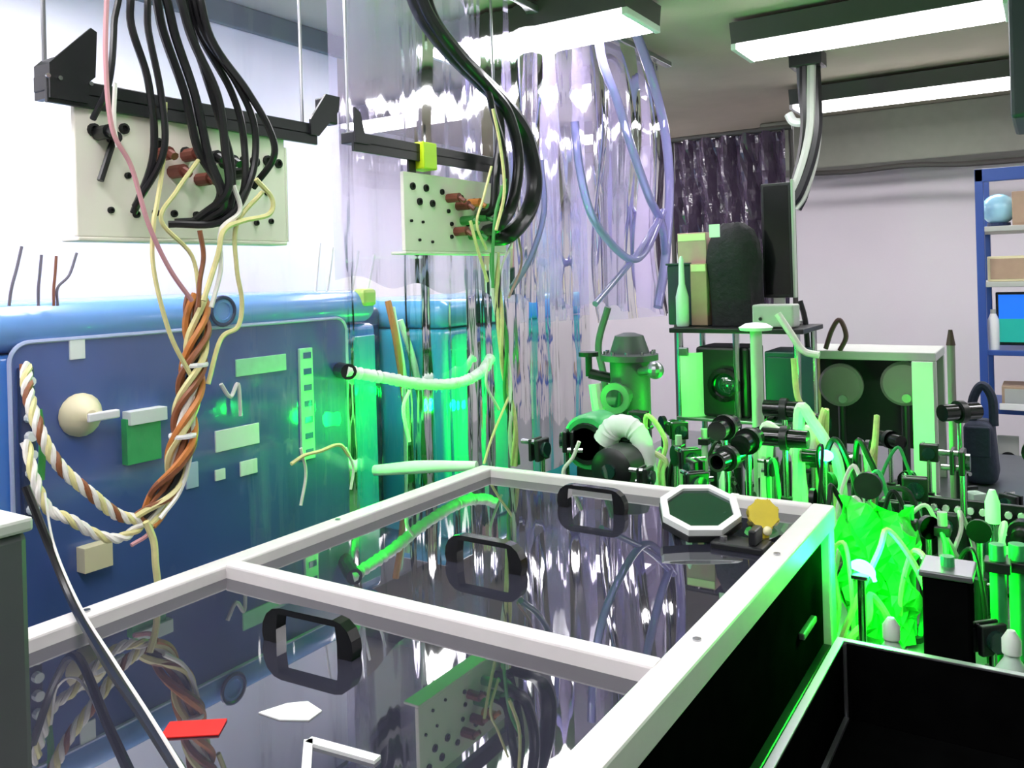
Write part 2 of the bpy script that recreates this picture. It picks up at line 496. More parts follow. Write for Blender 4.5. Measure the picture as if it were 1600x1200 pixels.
mk('foot', lambda b: rod(b, yp, yp + Vector((0, 0, .025)), .012, 12), M_yel, t)
mk('hub', lambda b: ball(b, yp + Vector((.016, -.026, .02)), .009), M_cream, t, True)
bp = Vector((-.505, 1.575, LZ))
t = thing('black_bracket', 'low black bracket lying under the octagonal optic on the lid', 'bracket', bp)
mk('plate', lambda b: box(b, bp + Vector((-.05, -.03, 0)), bp + Vector((.05, .03, .012)), .003), M_black, t)
mk('upright', lambda b: box(b, bp + Vector((.02, -.02, .012)), bp + Vector((.035, .025, .04)), .003), M_black, t)
mk('bolt', lambda b: rod(b, bp + Vector((-.03, -.01, .012)), bp + Vector((-.03, -.01, .02)), .007), M_steel, t)

# ================================================================== blue laser cabinets behind the curtain
XM = -1.72
def cabinet(name, label, y0, y1, ztop, m, band_m):
    t = thing(name, label, 'cabinet', ((XM - 2.45) / 2, (y0 + y1) / 2, 0))
    mk('body', lambda b: box(b, (-2.45, y0, .02), (XM, y1, ztop - .1), .02, seg=3), m, t, True)
    mk('cover', lambda b: box(b, (-2.46, y0 - .005, ztop - .098), (XM + .012, y1 + .005, ztop), .045, seg=5), band_m, t, True)
    for y in (y0 + .1, y1 - .1):
        mk('foot', lambda b, y=y: rod(b, (-2.0, y, 0), (-2.0, y, .03), .04), M_black, t)
    return t
M_bandb = mat('light_blue_cover', '6ea2e0', .25, var=.08, scale=3, coat=.4)
M_bandt = mat('sky_blue_cover', '5fb0dc', .25, var=.08, scale=3, coat=.4)
t1 = cabinet('laser_cabinet', 'large blue laser cabinet with a rounded dark window panel', .55, 1.94, 1.625, M_blue, M_bandb)
def rrect(y0, y1, z0, z1, r, n=6):
    P = []
    for cy, cz, a0 in ((y1 - r, z1 - r, 0), (y0 + r, z1 - r, 90), (y0 + r, z0 + r, 180), (y1 - r, z0 + r, 270)):
        for k in range(n + 1):
            a = math.radians(a0 + 90 * k / n)
            P.append((cy + r * math.cos(a), cz + r * math.sin(a)))
    return P
wy0, wy1, wz0, wz1 = .865, 1.80, .7, 1.548
win = mk('window_panel', lambda b: prism(b, rrect(wy0, wy1, wz0, wz1, .04), 0, XM - .001, XM + .008), M_bluew, t1)
def _bead(b):
    P = rrect(wy0, wy1, wz0, wz1, .04)
    tube(b, [(XM + .009, y, z) for y, z in P] + [(XM + .009, *P[0])], .0045, 6, 0)
bd = mk('window_bead', _bead, M_tri, t1, True)
mk('end_panel', lambda b: box(b, (XM - .002, 1.835, .75), (XM + .006, 1.925, 1.49), .003), M_teal, t1)  # turquoise paint stands in for the green glow on this end
# front fittings
kc = PX(XM + .01, 124, 648)
kn = mk('knob', lambda b: lathe(b, [(.045, 0), (.045, .01), (.03, .03), (.012, .045)], kc, 18, 'X'), M_cream, t1, True)
mk('lever', lambda b: box(b, kc + Vector((.035, -.01, -.012)), kc + Vector((.05, .06, .006)), .003), M_white, kn)
def plate(px0, py0, px1, py1, m, name='label_plate', th=.004, par=t1):
    a = PX(XM + .01, px0, py0); c = PX(XM + .01, px1, py1)
    y0, y1 = sorted((a.y, c.y)); z0, z1 = sorted((a.z, c.z))
    return mk(name, lambda b: box(b, (XM + .006, y0, z0), (XM + .008 + th, y1, z1), .001), m, par)
plate(108, 530, 133, 560, M_lblw, 'white_sticker')
plate(368, 562, 447, 578, M_lblg)
plate(336, 674, 405, 692, M_lblw)
plate(336, 735, 352, 748, M_lblw); plate(375, 722, 402, 738, M_lblw)
plate(290, 725, 310, 760, M_tri)
plate(190, 655, 245, 715, M_grn, 'green_bracket', .02)
plate(192, 643, 250, 654, M_lblw, 'bracket_lip', .03)
plate(120, 855, 165, 880, M_cream, 'cream_box', .03)
rb = PX(XM + .014, 346, 486)
mk('round_badge', lambda b: lathe(b, [(.03, 0), (.03, .006), (.022, .008), (.021, .004)], rb, 20, 'X'), M_bandb, t1, True)
mk('badge_ring', lambda b: tube(b, [rb + Vector((.006, .034 * math.cos(k * .2618), .034 * math.sin(k * .2618))) for k in range(25)], .005, 6, 0), M_blued, t1)
# perforated mint strip
sa, sb_ = PX(XM + .02, 470, 545), PX(XM + .02, 495, 715)
st = mk('perforated_strip', lambda b: box(b, (XM + .006, sa.y, sb_.z), (XM + .016, sb_.y, sa.z), .002), M_lblg, t1)
for k in range(7):
    mk('slot', lambda b, k=k: box(b, (XM + .0155, sa.y + .012, sb_.z + .02 + k * (sa.z - sb_.z - .04) / 6 - .008), (XM + .0175, sb_.y - .008, sb_.z + .02 + k * (sa.z - sb_.z - .04) / 6 + .008)), M_bluew, st)
ya_, yb_ = PX(XM, 12, 560), PX(XM, 45, 560)
chn = mk('connector_strip', lambda b: box(b, (XM + .006, ya_.y + .012, 1.2), (XM + .02, yb_.y, 1.5), .003), M_blued, t1)
for k in range(8):
    mk('socket', lambda b, k=k: rod(b, (XM + .02, (ya_.y + yb_.y) / 2 + .006, 1.22 + k * .036), (XM + .034, (ya_.y + yb_.y) / 2 + .006, 1.22 + k * .036), .01, 10), M_lblw, chn)
M_yg = mat('yellow_green_pad', 'b7d66a', .5)
mk('corner_pad', lambda b: box(b, (XM - .03, 1.865, 1.575), (XM + .02, 1.925, 1.628), .012), M_yg, t1)

t2 = cabinet('laser_cabinet', 'turquoise laser cabinet lit green, right of the gap with the cables', 2.265, 3.33, 1.58, M_teal, M_bandt)
mk('front_door', lambda b: prism(b, rrect(2.30, 2.78, .8, 1.46, .03), 0, XM - .001, XM + .01), M_teal, t2)
mk('front_door', lambda b: prism(b, rrect(2.82, 3.29, .8, 1.46, .03), 0, XM - .001, XM + .01), M_teal, t2)
mk('hinge', lambda b: rod(b, (XM + .014, 2.80, 1.1), (XM + .014, 2.80, 1.4), .008), M_tri, t2)
mk('grab_strip', lambda b: box(b, (XM + .008, 3.1, .95), (XM + .016, 3.12, 1.35), .002), M_bandt, t2)

# navy cabinet in the gap and bits in it
t = thing('filler_cabinet', 'tall navy cabinet recessed between the two blue laser cabinets', 'cabinet', (-2.3, 2.1, 0))
mk('body', lambda b: box(b, (-2.5, 1.95, 0), (-1.98, 2.258, 1.56), .02, seg=3), M_blued, t, True)
mk('front_panel', lambda b: box(b, (-1.982, 1.97, .3), (-1.975, 2.24, 1.5), .003), M_blued, t)
gap = [((606, 470), (620, 540), (640, 690), M_ora, 'orange'), ((612, 480), (632, 600), (636, 720), M_wwr, 'white'), ((625, 500), (650, 580), (662, 690), M_wwr, 'pale'),
       ((640, 545), (660, 640), (668, 720), M_gwr, 'green'), ((650, 600), (676, 660), (680, 725), M_gwr, 'dark green')]
for a, b_, c, m, nm in gap:
    tag(mk('gap_cable', lambda b: tube(b, [PX(-1.84, *a), PX(-1.82, *b_), PX(-1.84, *c), PX(-1.84, c[0] + 2, c[1] + 120)], .011, 8), m, None, True),
        nm + ' cable running down the gap between the blue cabinets', 'cable', 'cables in the gap')

# white corrugated hose between the cabinets
def _hose(b):
    pts = [PX(-1.62, 540, 580), PX(-1.6, 600, 590), PX(-1.6, 660, 600), PX(-1.6, 715, 598), PX(-1.6, 750, 582), PX(-1.62, 766, 560)]
    fr = smooth_path(pts, 14)
    tube(b, fr, .016, 10, 0, radii=lambda u: .0165 + .0025 * math.sin(u * 190))
t = thing('flexible_hose', 'white corrugated hose curving across the gap between blue cabinets', 'hose', PX(-1.6, 660, 600))
mk('hose', _hose, M_white, t, True)
mk('end_fitting', lambda b: rod(b, PX(-1.715, 530, 578), PX(-1.61, 545, 581), .022), M_black, t)

# white rod lying behind the back left corner of the lid
ra, rbb = PZ(1.10, 585, 735), PZ(1.13, 745, 728)
tag(mk('white_rod', lambda b: tube(b, [ra, (ra + rbb) / 2 + Vector((0, 0, .004)), rbb], .016, 10, radii=lambda u: .019 - .01 * abs(u - .4)), M_white, None, True),
    'short white rod lying behind the far left corner of the lid frame', 'rod')

# ================================================================== clear curtain
def curtain(name, label, y0, y1, x0, zt, zb, amp, freq, ny, nz=14, ph=0., drift=None, m=None):
    def f(b):
        g = []
        for i in range(ny + 1):
            u = i / ny
            y = y0 + (y1 - y0) * u
            row = []
            for j in range(nz + 1):
                v = j / nz
                ztop, zbot = zt, zb(y)
                z = ztop + (zbot - ztop) * v
                a = amp * (.55 + .6 * v) * (.25 + .75 * min(1, max(0, (y - 2.3) / .7)) if m else 1)
                x = x0 + a * math.sin(freq * y * 6.283 + ph + .8 * math.sin(2.1 * y + 1.5 * v)) + .4 * a * math.sin(2.7 * freq * y * 6.283 + 1.3 + 1.2 * v)
                yy = y + .35 * a * math.cos(1.7 * freq * y * 6.283)
                if drift: x, yy = x + drift(u, v)[0], yy + drift(u, v)[1]
                row.append(b.verts.new((x, yy, z)))
            g.append(row)
        for i in range(ny):
            for j in range(nz):
                b.faces.new((g[i][j], g[i + 1][j], g[i + 1][j + 1], g[i][j + 1]))
    t = thing(name, label, 'curtain', (x0, (y0 + y1) / 2, zb(y0)))
    mk('sheet', f, m or M_curt, t, True)
    mk('curtain_rail', lambda b: box(b, (x0 - .015, y0, zt), (x0 + .015, y1, zt + .025), .003), M_alud, t)
    return t
curtain('clear_curtain', 'clear plastic sheet hanging before the blue laser cabinets', .66, 3.2, -1.65, 2.62, lambda y: .9, .004, 3.2, 240)
curtain('clear_curtain', 'crumpled clear violet-tinged sheet hanging to the right of the cable trunk', 1.62, 3.74, -1.58, 2.62,
        lambda y: 1.66 - .09 * max(0, y - 1.62) + .012 * math.sin(y * 23), .03, 1.3, 200, 24, 1., None, M_curt2)
curtain('clear_curtain', 'gathered outer fold of clear sheet at the curved free edge', 3.0, 3.8, -1.5, 2.62,
        lambda y: 1.46, .045, 1.7, 110, 20, 2., lambda u, v: (.03 * math.sin(v * 6), -.10 * u * math.cos(v * 3.0)), M_curt2)

# violet clear tubing over the curtain
def pathX(x, pts): return [PX(x, *p) for p in pts]
tubs = [([(958, -40), (985, 30), (1015, 110), (1038, 200), (1046, 290), (1040, 400), (1028, 480)], .021, 'outermost curved clear tube along the free edge of the sheet'),
        ([(935, -20), (938, 80), (965, 160), (990, 240), (1015, 310), (1034, 350), (1040, 400)], .018, 'clear tube crossing diagonally over the sheet to its edge'),
        ([(898, 190), (905, 260), (922, 330), (950, 375), (985, 405), (1010, 390), (1036, 330)], .016, 'looping clear tube low on the sheet'),
        ([(1036, 330), (1000, 390), (960, 440), (930, 475)], .012, 'clear tube slanting down left to the turquoise cabinet top'),
        ([(845, 250), (850, 330), (830, 400), (800, 450)], .010, 'thin clear tube beside the black cable trunk')]
for pts, r, lb in tubs:
    tag(mk('clear_tube', lambda b: tube(b, pathX(-1.42, pts), r, 10, 8), M_ctub, None, True), lb, 'tube', 'clear tubing on the sheet')

# ================================================================== hanging connector panels
XP = -1.42
def hang_panel(name, label, y0, y1, z0, z1, holes, rail):
    t = thing(name, label, 'panel', (XP, (y0 + y1) / 2, z0))
    mk('board', lambda b: box(b, (XP - .012, y0, z0), (XP, y1, z1), .002), M_panel, t)
    mk('lower_flange', lambda b: box(b, (XP - .05, y0, z0 - .008), (XP + .002, y1, z0 - .0005), .002), M_panel, t)
    for y, z, r in holes:
        mk('jack', lambda b, y=y, z=z, r=r: lathe(b, [(r, 0), (r, .006), (r * .6, .007), (r * .55, .002)], (XP - .001, y, z), 12, 'X'), M_hole, t)
    rl = mk('rail', lambda b: (box(b, (XP - .03, rail[0], 1.985), (XP + .012, rail[1], 2.012), .002), box(b, (XP + .004, rail[0], 1.965), (XP + .012, rail[1], 1.99), .001)), M_black, t)
    return t, rl
random.seed(3)
hl = []
for y, z, r in ((.872, 1.93, .012), (.905, 1.932, .010), (.93, 1.94, .01), (.90, 1.79, .006), (.95, 1.785, .007), (.99, 1.79, .007), (.935, 1.855, .006), (1.03, 1.79, .007), (1.08, 1.79, .007),
                (1.23, 1.91, .012), (1.265, 1.915, .012), (1.295, 1.912, .01), (1.20, 1.91, .009), (1.26, 1.845, .005), (1.23, 1.78, .006), (1.27, 1.785, .006), (1.16, 1.91, .009), (1.06, 1.91, .012), (1.11, 1.91, .012), (1.0, 1.92, .012)):
    hl.append((y, z, r))
t, rl = hang_panel('connector_panel', 'cream connector panel under the fan of black cables', .838, 1.315, 1.742, 1.985, hl, (.785, 1.405))
a1, a2 = PX(XP, 66, 95), PX(XP, 130, 40)
def _brk1(b):
    P = [(.787, 1.972), (.787, 2.03), (.862, 2.105), (.873, 2.10), (.868, 2.02), (.855, 2.008), (.855, 1.972)]
    prism(b, P, 0, XP + .012, XP + .018)
    prism(b, [(.787, 1.972), (.787, 2.03), (.80, 2.043), (.80, 1.972)], 0, XP - .03, XP + .012)
br = mk('bracket', _brk1, M_black, t)
for q in (PX(XP + .019, 74, 118), PX(XP + .019, 93, 122), PX(XP + .019, 141, 131)):
    mk('bolt', lambda b, q=q: rod(b, q, q + Vector((.004, 0, 0)), .004, 8), M_steel, br)
mk('bracket', lambda b: prism(b, [(1.38, 1.985), (1.405, 1.985), (1.47, 2.05), (1.475, 2.085), (1.43, 2.085), (1.38, 2.02)], 0, XP + .012, XP + .018), M_black, t)
mk('bracket_block', lambda b: box(b, (XP - .02, 1.43, 2.02), (XP + .011, 1.475, 2.08), .004), M_black, t)
mk('side_flange', lambda b: box(b, (XP - .03, 1.3155, 1.742), (XP, 1.322, 1.95), .001), M_panel, t)
for y in (.80, 1.39):
    mk('hanger_rod', lambda b, y=y: rod(b, (XP - .02, y, 2.01), (XP - .02, y, ZC), .004), M_alud, t)
# connectors plugged on the panel
M_rbr = mat('red_brown_connector', '7c4034', .5, var=.2)
for y, z, m in ((1.0, 1.9, M_rbr), (1.06, 1.905, M_rbr), (1.03, 1.87, M_rbr), (1.11, 1.905, M_black), (1.15, 1.9, M_black), (.88, 1.925, M_black), (1.09, 1.86, M_rbr), (1.18, 1.88, M_black)):
    mk('plug', lambda b, y=y, z=z: (rod(b, (XP - .002, y, z), (XP + .035, y, z), .013, 10), rod(b, (XP + .035, y, z), (XP + .05, y, z - .008), .008, 8)), m, t)
mk('lever', lambda b: (rod(b, (XP + .01, .905, 1.92), (XP + .012, .875, 1.84), .006, 8), rod(b, (XP, .905, 1.92), (XP + .02, .905, 1.92), .01, 10)), M_black, t)

h2 = [(PX(XP, x, y).y, PX(XP, x, y).z, r) for x, y, r in ((644, 291, .010), (665, 294, .010), (655, 315, .010), (675, 318, .010), (642, 345, .004), (660, 347, .004), (655, 375, .004), (675, 378, .004), (690, 300, .008),
                                                      (720, 310, .010), (740, 315, .010), (705, 350, .006), (730, 350, .008), (705, 370, .006), (755, 330, .01), (700, 330, .006))]
t, rl = hang_panel('connector_panel', 'white perforated connector panel lit green, with a lime clip on its rail', 1.722, 2.21, 1.726, 1.935, h2, (1.525, 2.2))
mk('bracket', lambda b: prism(b, [(1.525, 1.985), (1.525, 2.07), (1.545, 2.06), (1.56, 2.005), (1.58, 1.985)], 0, XP + .012, XP + .018), M_black, t)
cy = PX(XP + .02, 671, 245)
mk('clip', lambda b: box(b, (XP - .03, cy.y - .03, 1.945), (XP + .024, cy.y + .03, 2.018), .004), M_lime, t)
for y in (1.75, 2.14):
    mk('board_hanger', lambda b, y=y: box(b, (XP - .01, y, 1.93), (XP - .004, y + .03, 1.99)), M_black, t)
for y in (1.54, 2.19):
    mk('hanger_rod', lambda b, y=y: rod(b, (XP - .02, y, 2.01), (XP - .02, y, ZC), .004), M_alud, t)
gplug = [(700, 310, M_rbr), (715, 322, M_rbr), (733, 318, M_ora), (745, 340, M_gwr), (722, 345, M_gwr), (760, 325, M_gwr), (755, 362, M_black), (735, 368, M_gwr), (712, 362, M_rbr)]
for x, y, m in gplug:
    q = PX(XP, x, y)
    mk('plug', lambda b, q=q: (rod(b, q - Vector((.002, 0, 0)), q + Vector((.04, 0, 0)), .013, 10), rod(b, q + Vector((.04, 0, 0)), q + Vector((.055, .004, -.012)), .007, 8)), m, t)

# fan of black cables down to the first panel
fan = [([(175, -60), (178, 40), (170, 130), (172, 180)], .0055, 'thin black'), ([(190, -60), (205, 40), (232, 130), (240, 240), (236, 330)], .0065, 'black'),
       ([(215, -60), (232, 50), (252, 150), (255, 240), (238, 320)], .006, 'black'), ([(225, -60), (255, 50), (290, 150), (310, 235), (345, 300), (340, 345)], .008, 'thick black'),
       ([(238, -60), (275, 60), (305, 150), (325, 240), (350, 320), (325, 345)], .008, 'thick black'), ([(258, -60), (300, 60), (340, 150), (352, 235), (355, 300), (335, 340)], .008, 'thick black'),
       ([(270, -60), (310, 50), (360, 140), (380, 210), (380, 300), (370, 330)], .007, 'black'), ([(282, -60), (318, 50), (370, 130), (398, 200), (392, 280), (350, 345), (290, 348)], .007, 'black'),
       ([(292, -60), (330, 60), (385, 140), (420, 200), (428, 245), (422, 290)], .007, 'black'), ([(268, -60), (296, 40), (322, 120), (344, 190), (362, 260), (352, 335), (300, 345)], .007, 'black')]
nth = ['leftmost', 'second from left', 'third from left', 'fourth from left', 'fifth from left', 'sixth from left', 'seventh from left', 'eighth from left', 'rightmost', 'innermost']
for i, (pts, r, nm) in enumerate(fan):
    d = -1.33 + .012 * (i % 3)
    P = [PX(d - .03 * (k == 0), *p) for k, p in enumerate(pts)]
    P[-1] = P[-1] + Vector((-.05, 0, 0))
    P = [P[0] + Vector((-.3, .05, .35))] + P
    tag(mk('hanging_cable', lambda b: tube(b, P, r, 8, 8), M_rub, None, True), nm + ' cable in the fan dropping to the cream panel, ' + nth[i], 'cable', 'black cables over the cream panel')

# fine wires on the panels
def wires(specs, group, cat='wire'):
    for pts, x, r, m, lb in specs:
        tag(mk('wire', lambda b: tube(b, [PX(x, *p) for p in pts], r, 6, 7), m, None, True), lb, cat, group)
wires([
    ([(168, -40), (165, 90), (175, 200), (205, 260), (232, 350), (265, 420), (300, 470)], -1.31, .0045, M_pnk, 'long pale pink wire from the top edge across the cream panel'),
    ([(180, 130), (178, 190), (184, 230)], -1.315, .004, M_wwr, 'short white wire at the left end of the cream panel'),
    ([(258, 160), (255, 250), (245, 320), (240, 350), (240, 420), (265, 520), (300, 590)], -1.32, .0045, M_ywr, 'yellowish wire dropping left of the brown twisted bundle'),
    ([(310, 250), (275, 300), (252, 345), (300, 400), (312, 470)], -1.325, .004, M_ywr, 'pale wire crossing the middle of the cream panel'),
    ([(400, 280), (425, 310), (420, 335), (380, 345), (350, 360), (340, 400), (318, 470)], -1.30, .005, M_ywr, 'looped cream wire at the right end of the cream panel'),
    ([(365, 290), (375, 330), (345, 360), (345, 420), (330, 480)], -1.305, .0045, M_wwr, 'white wire dropping from the panel into the bundle'),
    ([(410, 300), (370, 350), (370, 420), (378, 470), (372, 510), (345, 530), (325, 600)], -1.315, .0045, M_ywr, 'cream wire with a loop right of the twisted bundle'),
    ([(312, 360), (318, 400), (312, 440), (310, 480)], -1.32, .0045, M_brn, 'brown wire entering the top of the twisted bundle'),
    ([(120, 395), (108, 430), (90, 450), (90, 478)], -1.7, .003, M_rubg, 'rightmost of four thin wires above the blue cabinet'),
    ([(88, 400), (86, 430), (84, 452), (84, 478)], -1.7, .003, M_brn, 'third of four thin wires above the blue cabinet'),
    ([(65, 398), (62, 430), (60, 452), (60, 478)], -1.7, .003, M_rubg, 'second of four thin wires above the blue cabinet'),
    ([(34, 385), (26, 420), (18, 450), (14, 478)], -1.7, .003, M_rubg, 'leftmost of four thin wires above the blue cabinet'),
], 'fine wires at the cream panel')

# twisted brown bundle hanging in a loop before the blue cabinet
bpath = [PX(-1.36, 305, 465), PX(-1.34, 308, 520), PX(-1.33, 302, 580), PX(-1.33, 290, 640), PX(-1.33, 283, 700), PX(-1.34, 265, 760), PX(-1.36, 225, 812)]
t = thing('wire_bundle', 'thick twisted bundle of brown and yellow wires before the blue cabinet', 'wires', bpath[-1])
cols = [M_brn, M_ora, M_brn, M_wwr, M_ywr, M_brn, M_rub, M_ora, M_ywr]
for k, m in enumerate(cols):
    mk('strand', lambda b, k=k: tube(b, strand(bpath, .006 + .011 * (k % 3 > 0) + .003 * (k % 2), k * .7, 1.6 + .25 * (k % 3)), .0065, 6, 0), m, t, True)
for i, f in enumerate(((.33), (.62))):
    q = smooth_path(bpath, 6)[int(f * 36)]
    mk('cable_tie', lambda b, q=q: lathe(b, [(.024, -.004), (.025, 0), (.024, .004)], q, 14), M_white, t)
lpath = [PX(-1.36, 225, 812), PX(-1.37, 185, 805), PX(-1.38, 140, 770), PX(-1.4, 95, 730), PX(-1.42, 65, 680), PX(-1.46, 45, 620), PX(-1.5, 40, 570)]
t = thing('wire_bundle', 'white twisted cord looping up left to the blue cabinet', 'wires', lpath[0])
for k, m in enumerate((M_wwr, M_ywr, M_wwr, M_brn)):
    mk('strand', lambda b, k=k: tube(b, strand(lpath, .006, k * 1.57, 6), .0048, 6, 0), m, t, True)
lpath2 = [PX(-1.36, 228, 815), PX(-1.36, 190, 840), PX(-1.37, 150, 835), PX(-1.38, 110, 812), PX(-1.4, 75, 795), PX(-1.42, 55, 750), PX(-1.46, 40, 690)]
t = thing('wire_bundle', 'lower white twisted cord under the first loop', 'wires', lpath2[1])
for k, m in enumerate((M_wwr, M_ywr, M_wwr)):
    mk('strand', lambda b, k=k: tube(b, strand(lpath2, .005, k * 2.1, 5), .0045, 6, 0), m, t, True)
wires([
    ([(228, 815), (240, 845), (243, 880), (247, 915)], -1.34, .006, M_ywr, 'pale cord ending behind the left frame bar'),
    ([(250, 780), (235, 830), (205, 852)], -1.35, .004, M_pnk, 'pink wire at the lowest point of the loop'),
    ([(60, 640), (66, 690), (64, 750)], -1.45, .006, M_gwr, 'green wire at the left edge of the blue cabinet'),
    ([(300, 600), (302, 660), (296, 720), (280, 770), (250, 810)], -1.32, .004, M_wwr, 'white wire along the right of the twisted bundle'),
    ([(470, 700), (478, 740), (470, 790)], -1.6, .004, M_wwr, 'short white wire dangling under the mint strip'),
    ([(540, 700), (552, 730), (548, 765)], -1.6, .004, M_wwr, 'white wire dangling right of the mint strip'),
    ([(455, 725), (475, 712), (500, 705), (530, 695), (545, 712)], -1.58, .005, M_ywr, 'pale wire draped between the strip and the end panel'),
    ([(345, 600), (360, 620), (372, 600), (376, 650)], -1.69, .005, M_wwr, 'small white wire hook right of the twisted bundle'),
], 'loose wires before the blue cabinet')

# long black cable over the lid, its highlight built as a white strand
near = [PX(-1.40, 40, 760), PX(-1.36, 80, 860), PZ(1.165, 118, 950), PZ(1.17, 170, 1040), PZ(1.18, 225, 1120), PZ(1.2, 300, 1235)]
tag(mk('cable_and_highlight', lambda b: tube(b, near, .0065, 8, 8), M_rub, None, True), 'long black cable slanting over the lid frame at lower left', 'cable')
near_highlight = [PX(-1.40, 70, 770), PX(-1.36, 84, 850), PZ(1.185, 124, 945), PZ(1.187, 180, 1035), PZ(1.195, 232, 1115), PZ(1.215, 300, 1225)]
tag(mk('cable_and_highlight', lambda b: tube(b, near_highlight, .002, 6, 8), M_wwr, None, True), 'thin white highlight strand along the long black cable', 'cable')

# ================================================================== black trunk of cables to the second panel
trunk = [([(630, -60), (660, 20), (700, 75), (745, 120), (785, 160), (820, 210), (835, 280), (825, 330), (797, 366), (770, 372)], .026, 'thickest black cable of the trunk curving down past the lime-clipped panel'),
         ([(640, -60), (668, 20), (715, 85), (762, 135), (795, 180), (810, 250), (800, 320), (780, 352), (760, 360)], .017, 'inner black cable of the trunk behind the second panel'),
         ([(652, -60), (680, 30), (730, 95), (768, 140), (782, 200), (775, 270), (770, 325), (750, 335)], .013, 'left black cable of the trunk ending at the second panel'),
         ([(760, 130), (772, 180), (786, 230), (790, 290), (778, 350)], .010, 'thin black cable at the trunk bend')]
for i, (pts, r, lb) in enumerate(trunk):
    P = [PX(-1.36 + .02 * (i % 2), *p) for p in pts]
    P[-1] = PX(XP + .01, *pts[-1])
    if pts[0][1] < 0: P = [Vector((P[0].x - .06, P[0].y - .06, ZC))] + P
    tag(mk('trunk_cable', lambda b: tube(b, P, r, 9, 8), M_rub, None, True), lb, 'cable', 'trunk of black cables')
wires([
    ([(770, 170), (782, 230), (788, 300), (775, 360)], -1.3, .005, M_ywr, 'pale wire running with the black trunk'),
    ([(768, 260), (755, 310), (745, 350), (760, 390)], -1.33, .004, M_ywr, 'cream wire hook at the second panel'),
    ([(790, 280), (775, 330), (770, 390), (770, 450)], -1.32, .005, M_gwr, 'green wire dropping from the second panel'),
    ([(735, 345), (745, 385), (762, 440)], -1.33, .005, M_ywr, 'cream wire under the second panel'),
    ([(800, 380), (783, 420), (780, 470)], -1.35, .004, M_wwr, 'white wire right of the second panel'),
    ([(805, 350), (815, 410), (795, 465)], -1.38, .004, M_pnk, 'pink wire hanging beside the trunk'),
], 'wires at the second panel')
b2 = [PX(-1.34, 772, 395), PX(-1.34, 776, 460), PX(-1.33, 786, 530), PX(-1.34, 792, 600), PX(-1.34, 800, 660), PX(-1.36, 805, 725)]
t = thing('wire_bundle', 'green-lit bundle of pale wires dropping before the turquoise cabinet', 'wires', b2[-1])
for k, m in enumerate((M_ywr, M_wwr, M_gwr, M_ywr, M_rub)):
    mk('strand', lambda b, k=k: tube(b, strand(b2, .010, k * 1.25, 1.3 + .2 * k), .006, 6, 0), m, t, True)
wires([
    ([(795, 620), (770, 680), (756, 725)], -1.34, .004, M_ywr, 'pale wire branching left at the foot of the green-lit bundle'),
    ([(765, 560), (760, 600), (780, 640)], -1.4, .004, M_wwr, 'white wire from the hose end to the bundle'),
    ([(640, 690), (630, 640), (640, 610)], -1.55, .005, M_wwr, 'white wire hooked over the white hose'),
], 'wires before the turquoise cabinet')
for i, x in enumerate((500, 520, 560, 585)):
    tag(mk('wire', lambda b: tube(b, [PX(-1.75, x, 380 + 6 * i), PX(-1.75, x - 4, 420), Vector((-1.75, PX(-1.75, x - 8 + 5 * i, 462).y - .02 * i, 1.6))], .004, 6), M_wwr, None, True),
        ['first', 'second', 'third', 'last'][i] + ' of four white wires rising behind the blue cabinet top, from the left', 'wire', 'wires behind the blue cabinet')

# ================================================================== hanging striped cable on the right
hc = [(1262, 96), (1265, 150), (1268, 200), (1262, 250), (1248, 300), (1236, 322)]
t = thing('ceiling_cable', 'black and silver cable bundle hanging from the ceiling before the lights', 'cable', PY(4.2, 1236, 322))
hp = [PY(4.2, *p) for p in hc]
top = Vector((hp[0].x, hp[0].y, ZC))
for k, (m, r) in enumerate(((M_rub, .024), (M_greyl, .021), (M_rub, .02), (M_rubg, .021), (M_rub, .022), (M_greyl, .014))):
    mk('cable', lambda b, k=k, r=r: tube(b, strand([top] + hp, .034, k * 1.05, .35), r, 7, 0), m, t, True)
mk('ceiling_clamp', lambda b: (box(b, hp[0] + Vector((-.075, -.06, -.03)), hp[0] + Vector((.075, .06, .05)), .004), box(b, (top.x - .03, top.y - .02, hp[0].z), (top.x + .03, top.y + .02, ZC), .003)), M_black, t)
tag(mk('hook_clamp', lambda b: tube(b, [PY(4.2, 1232, 178), PY(4.2, 1240, 190), PY(4.2, 1256, 192)], .022, 8), M_white, None, True), 'white cable hook beside the striped ceiling cable', 'hook')

# ================================================================== background benches and instruments
def pbox(b, Yv, x0, y0, x1, y1, depth, bev=.004):
    """box with its front face in the plane Y = Yv between two pixels, going back by depth"""
    a, c = PY(Yv, x0, y0), PY(Yv, x1, y1)
    box(b, (min(a.x, c.x), Yv, min(a.z, c.z)), (max(a.x, c.x), Yv + depth, max(a.z, c.z)), bev)

# instrument bridge (dark shelf with green-lit instrument)
YI = 2.95
q0, q1 = PY(YI, 1045, 515), PY(YI, 1255, 515)
zs = PY(YI, 1150, 657).z
t = thing('instrument_bridge', 'dark two-level instrument bridge standing on the table behind the octagonal optic', 'shelf', ((q0.x + q1.x) / 2, YI + .15, .85))
mk('top_board', lambda b: box(b, (q0.x, YI, q0.z - .012), (q1.x, YI + .30, q0.z + .006), .003), M_black, t)
mk('lower_board', lambda b: box(b, (q0.x + .02, YI, zs - .012), (q1.x - .02, YI + .30, zs), .003), M_alud, t)
for x in (q0.x + .03, (q0.x + q1.x) / 2, q1.x - .03):
    for y in (YI + .03, YI + .27):
        mk('post', lambda b, x=x, y=y: rod(b, (x, y, .85), (x, y, q0.z - .012), .0125, 12), M_steel, t)
iz0, iz1 = zs, PY(YI, 1150, 545).z
ix0, ix1 = PY(YI, 1072, 600).x, PY(YI, 1160, 600).x
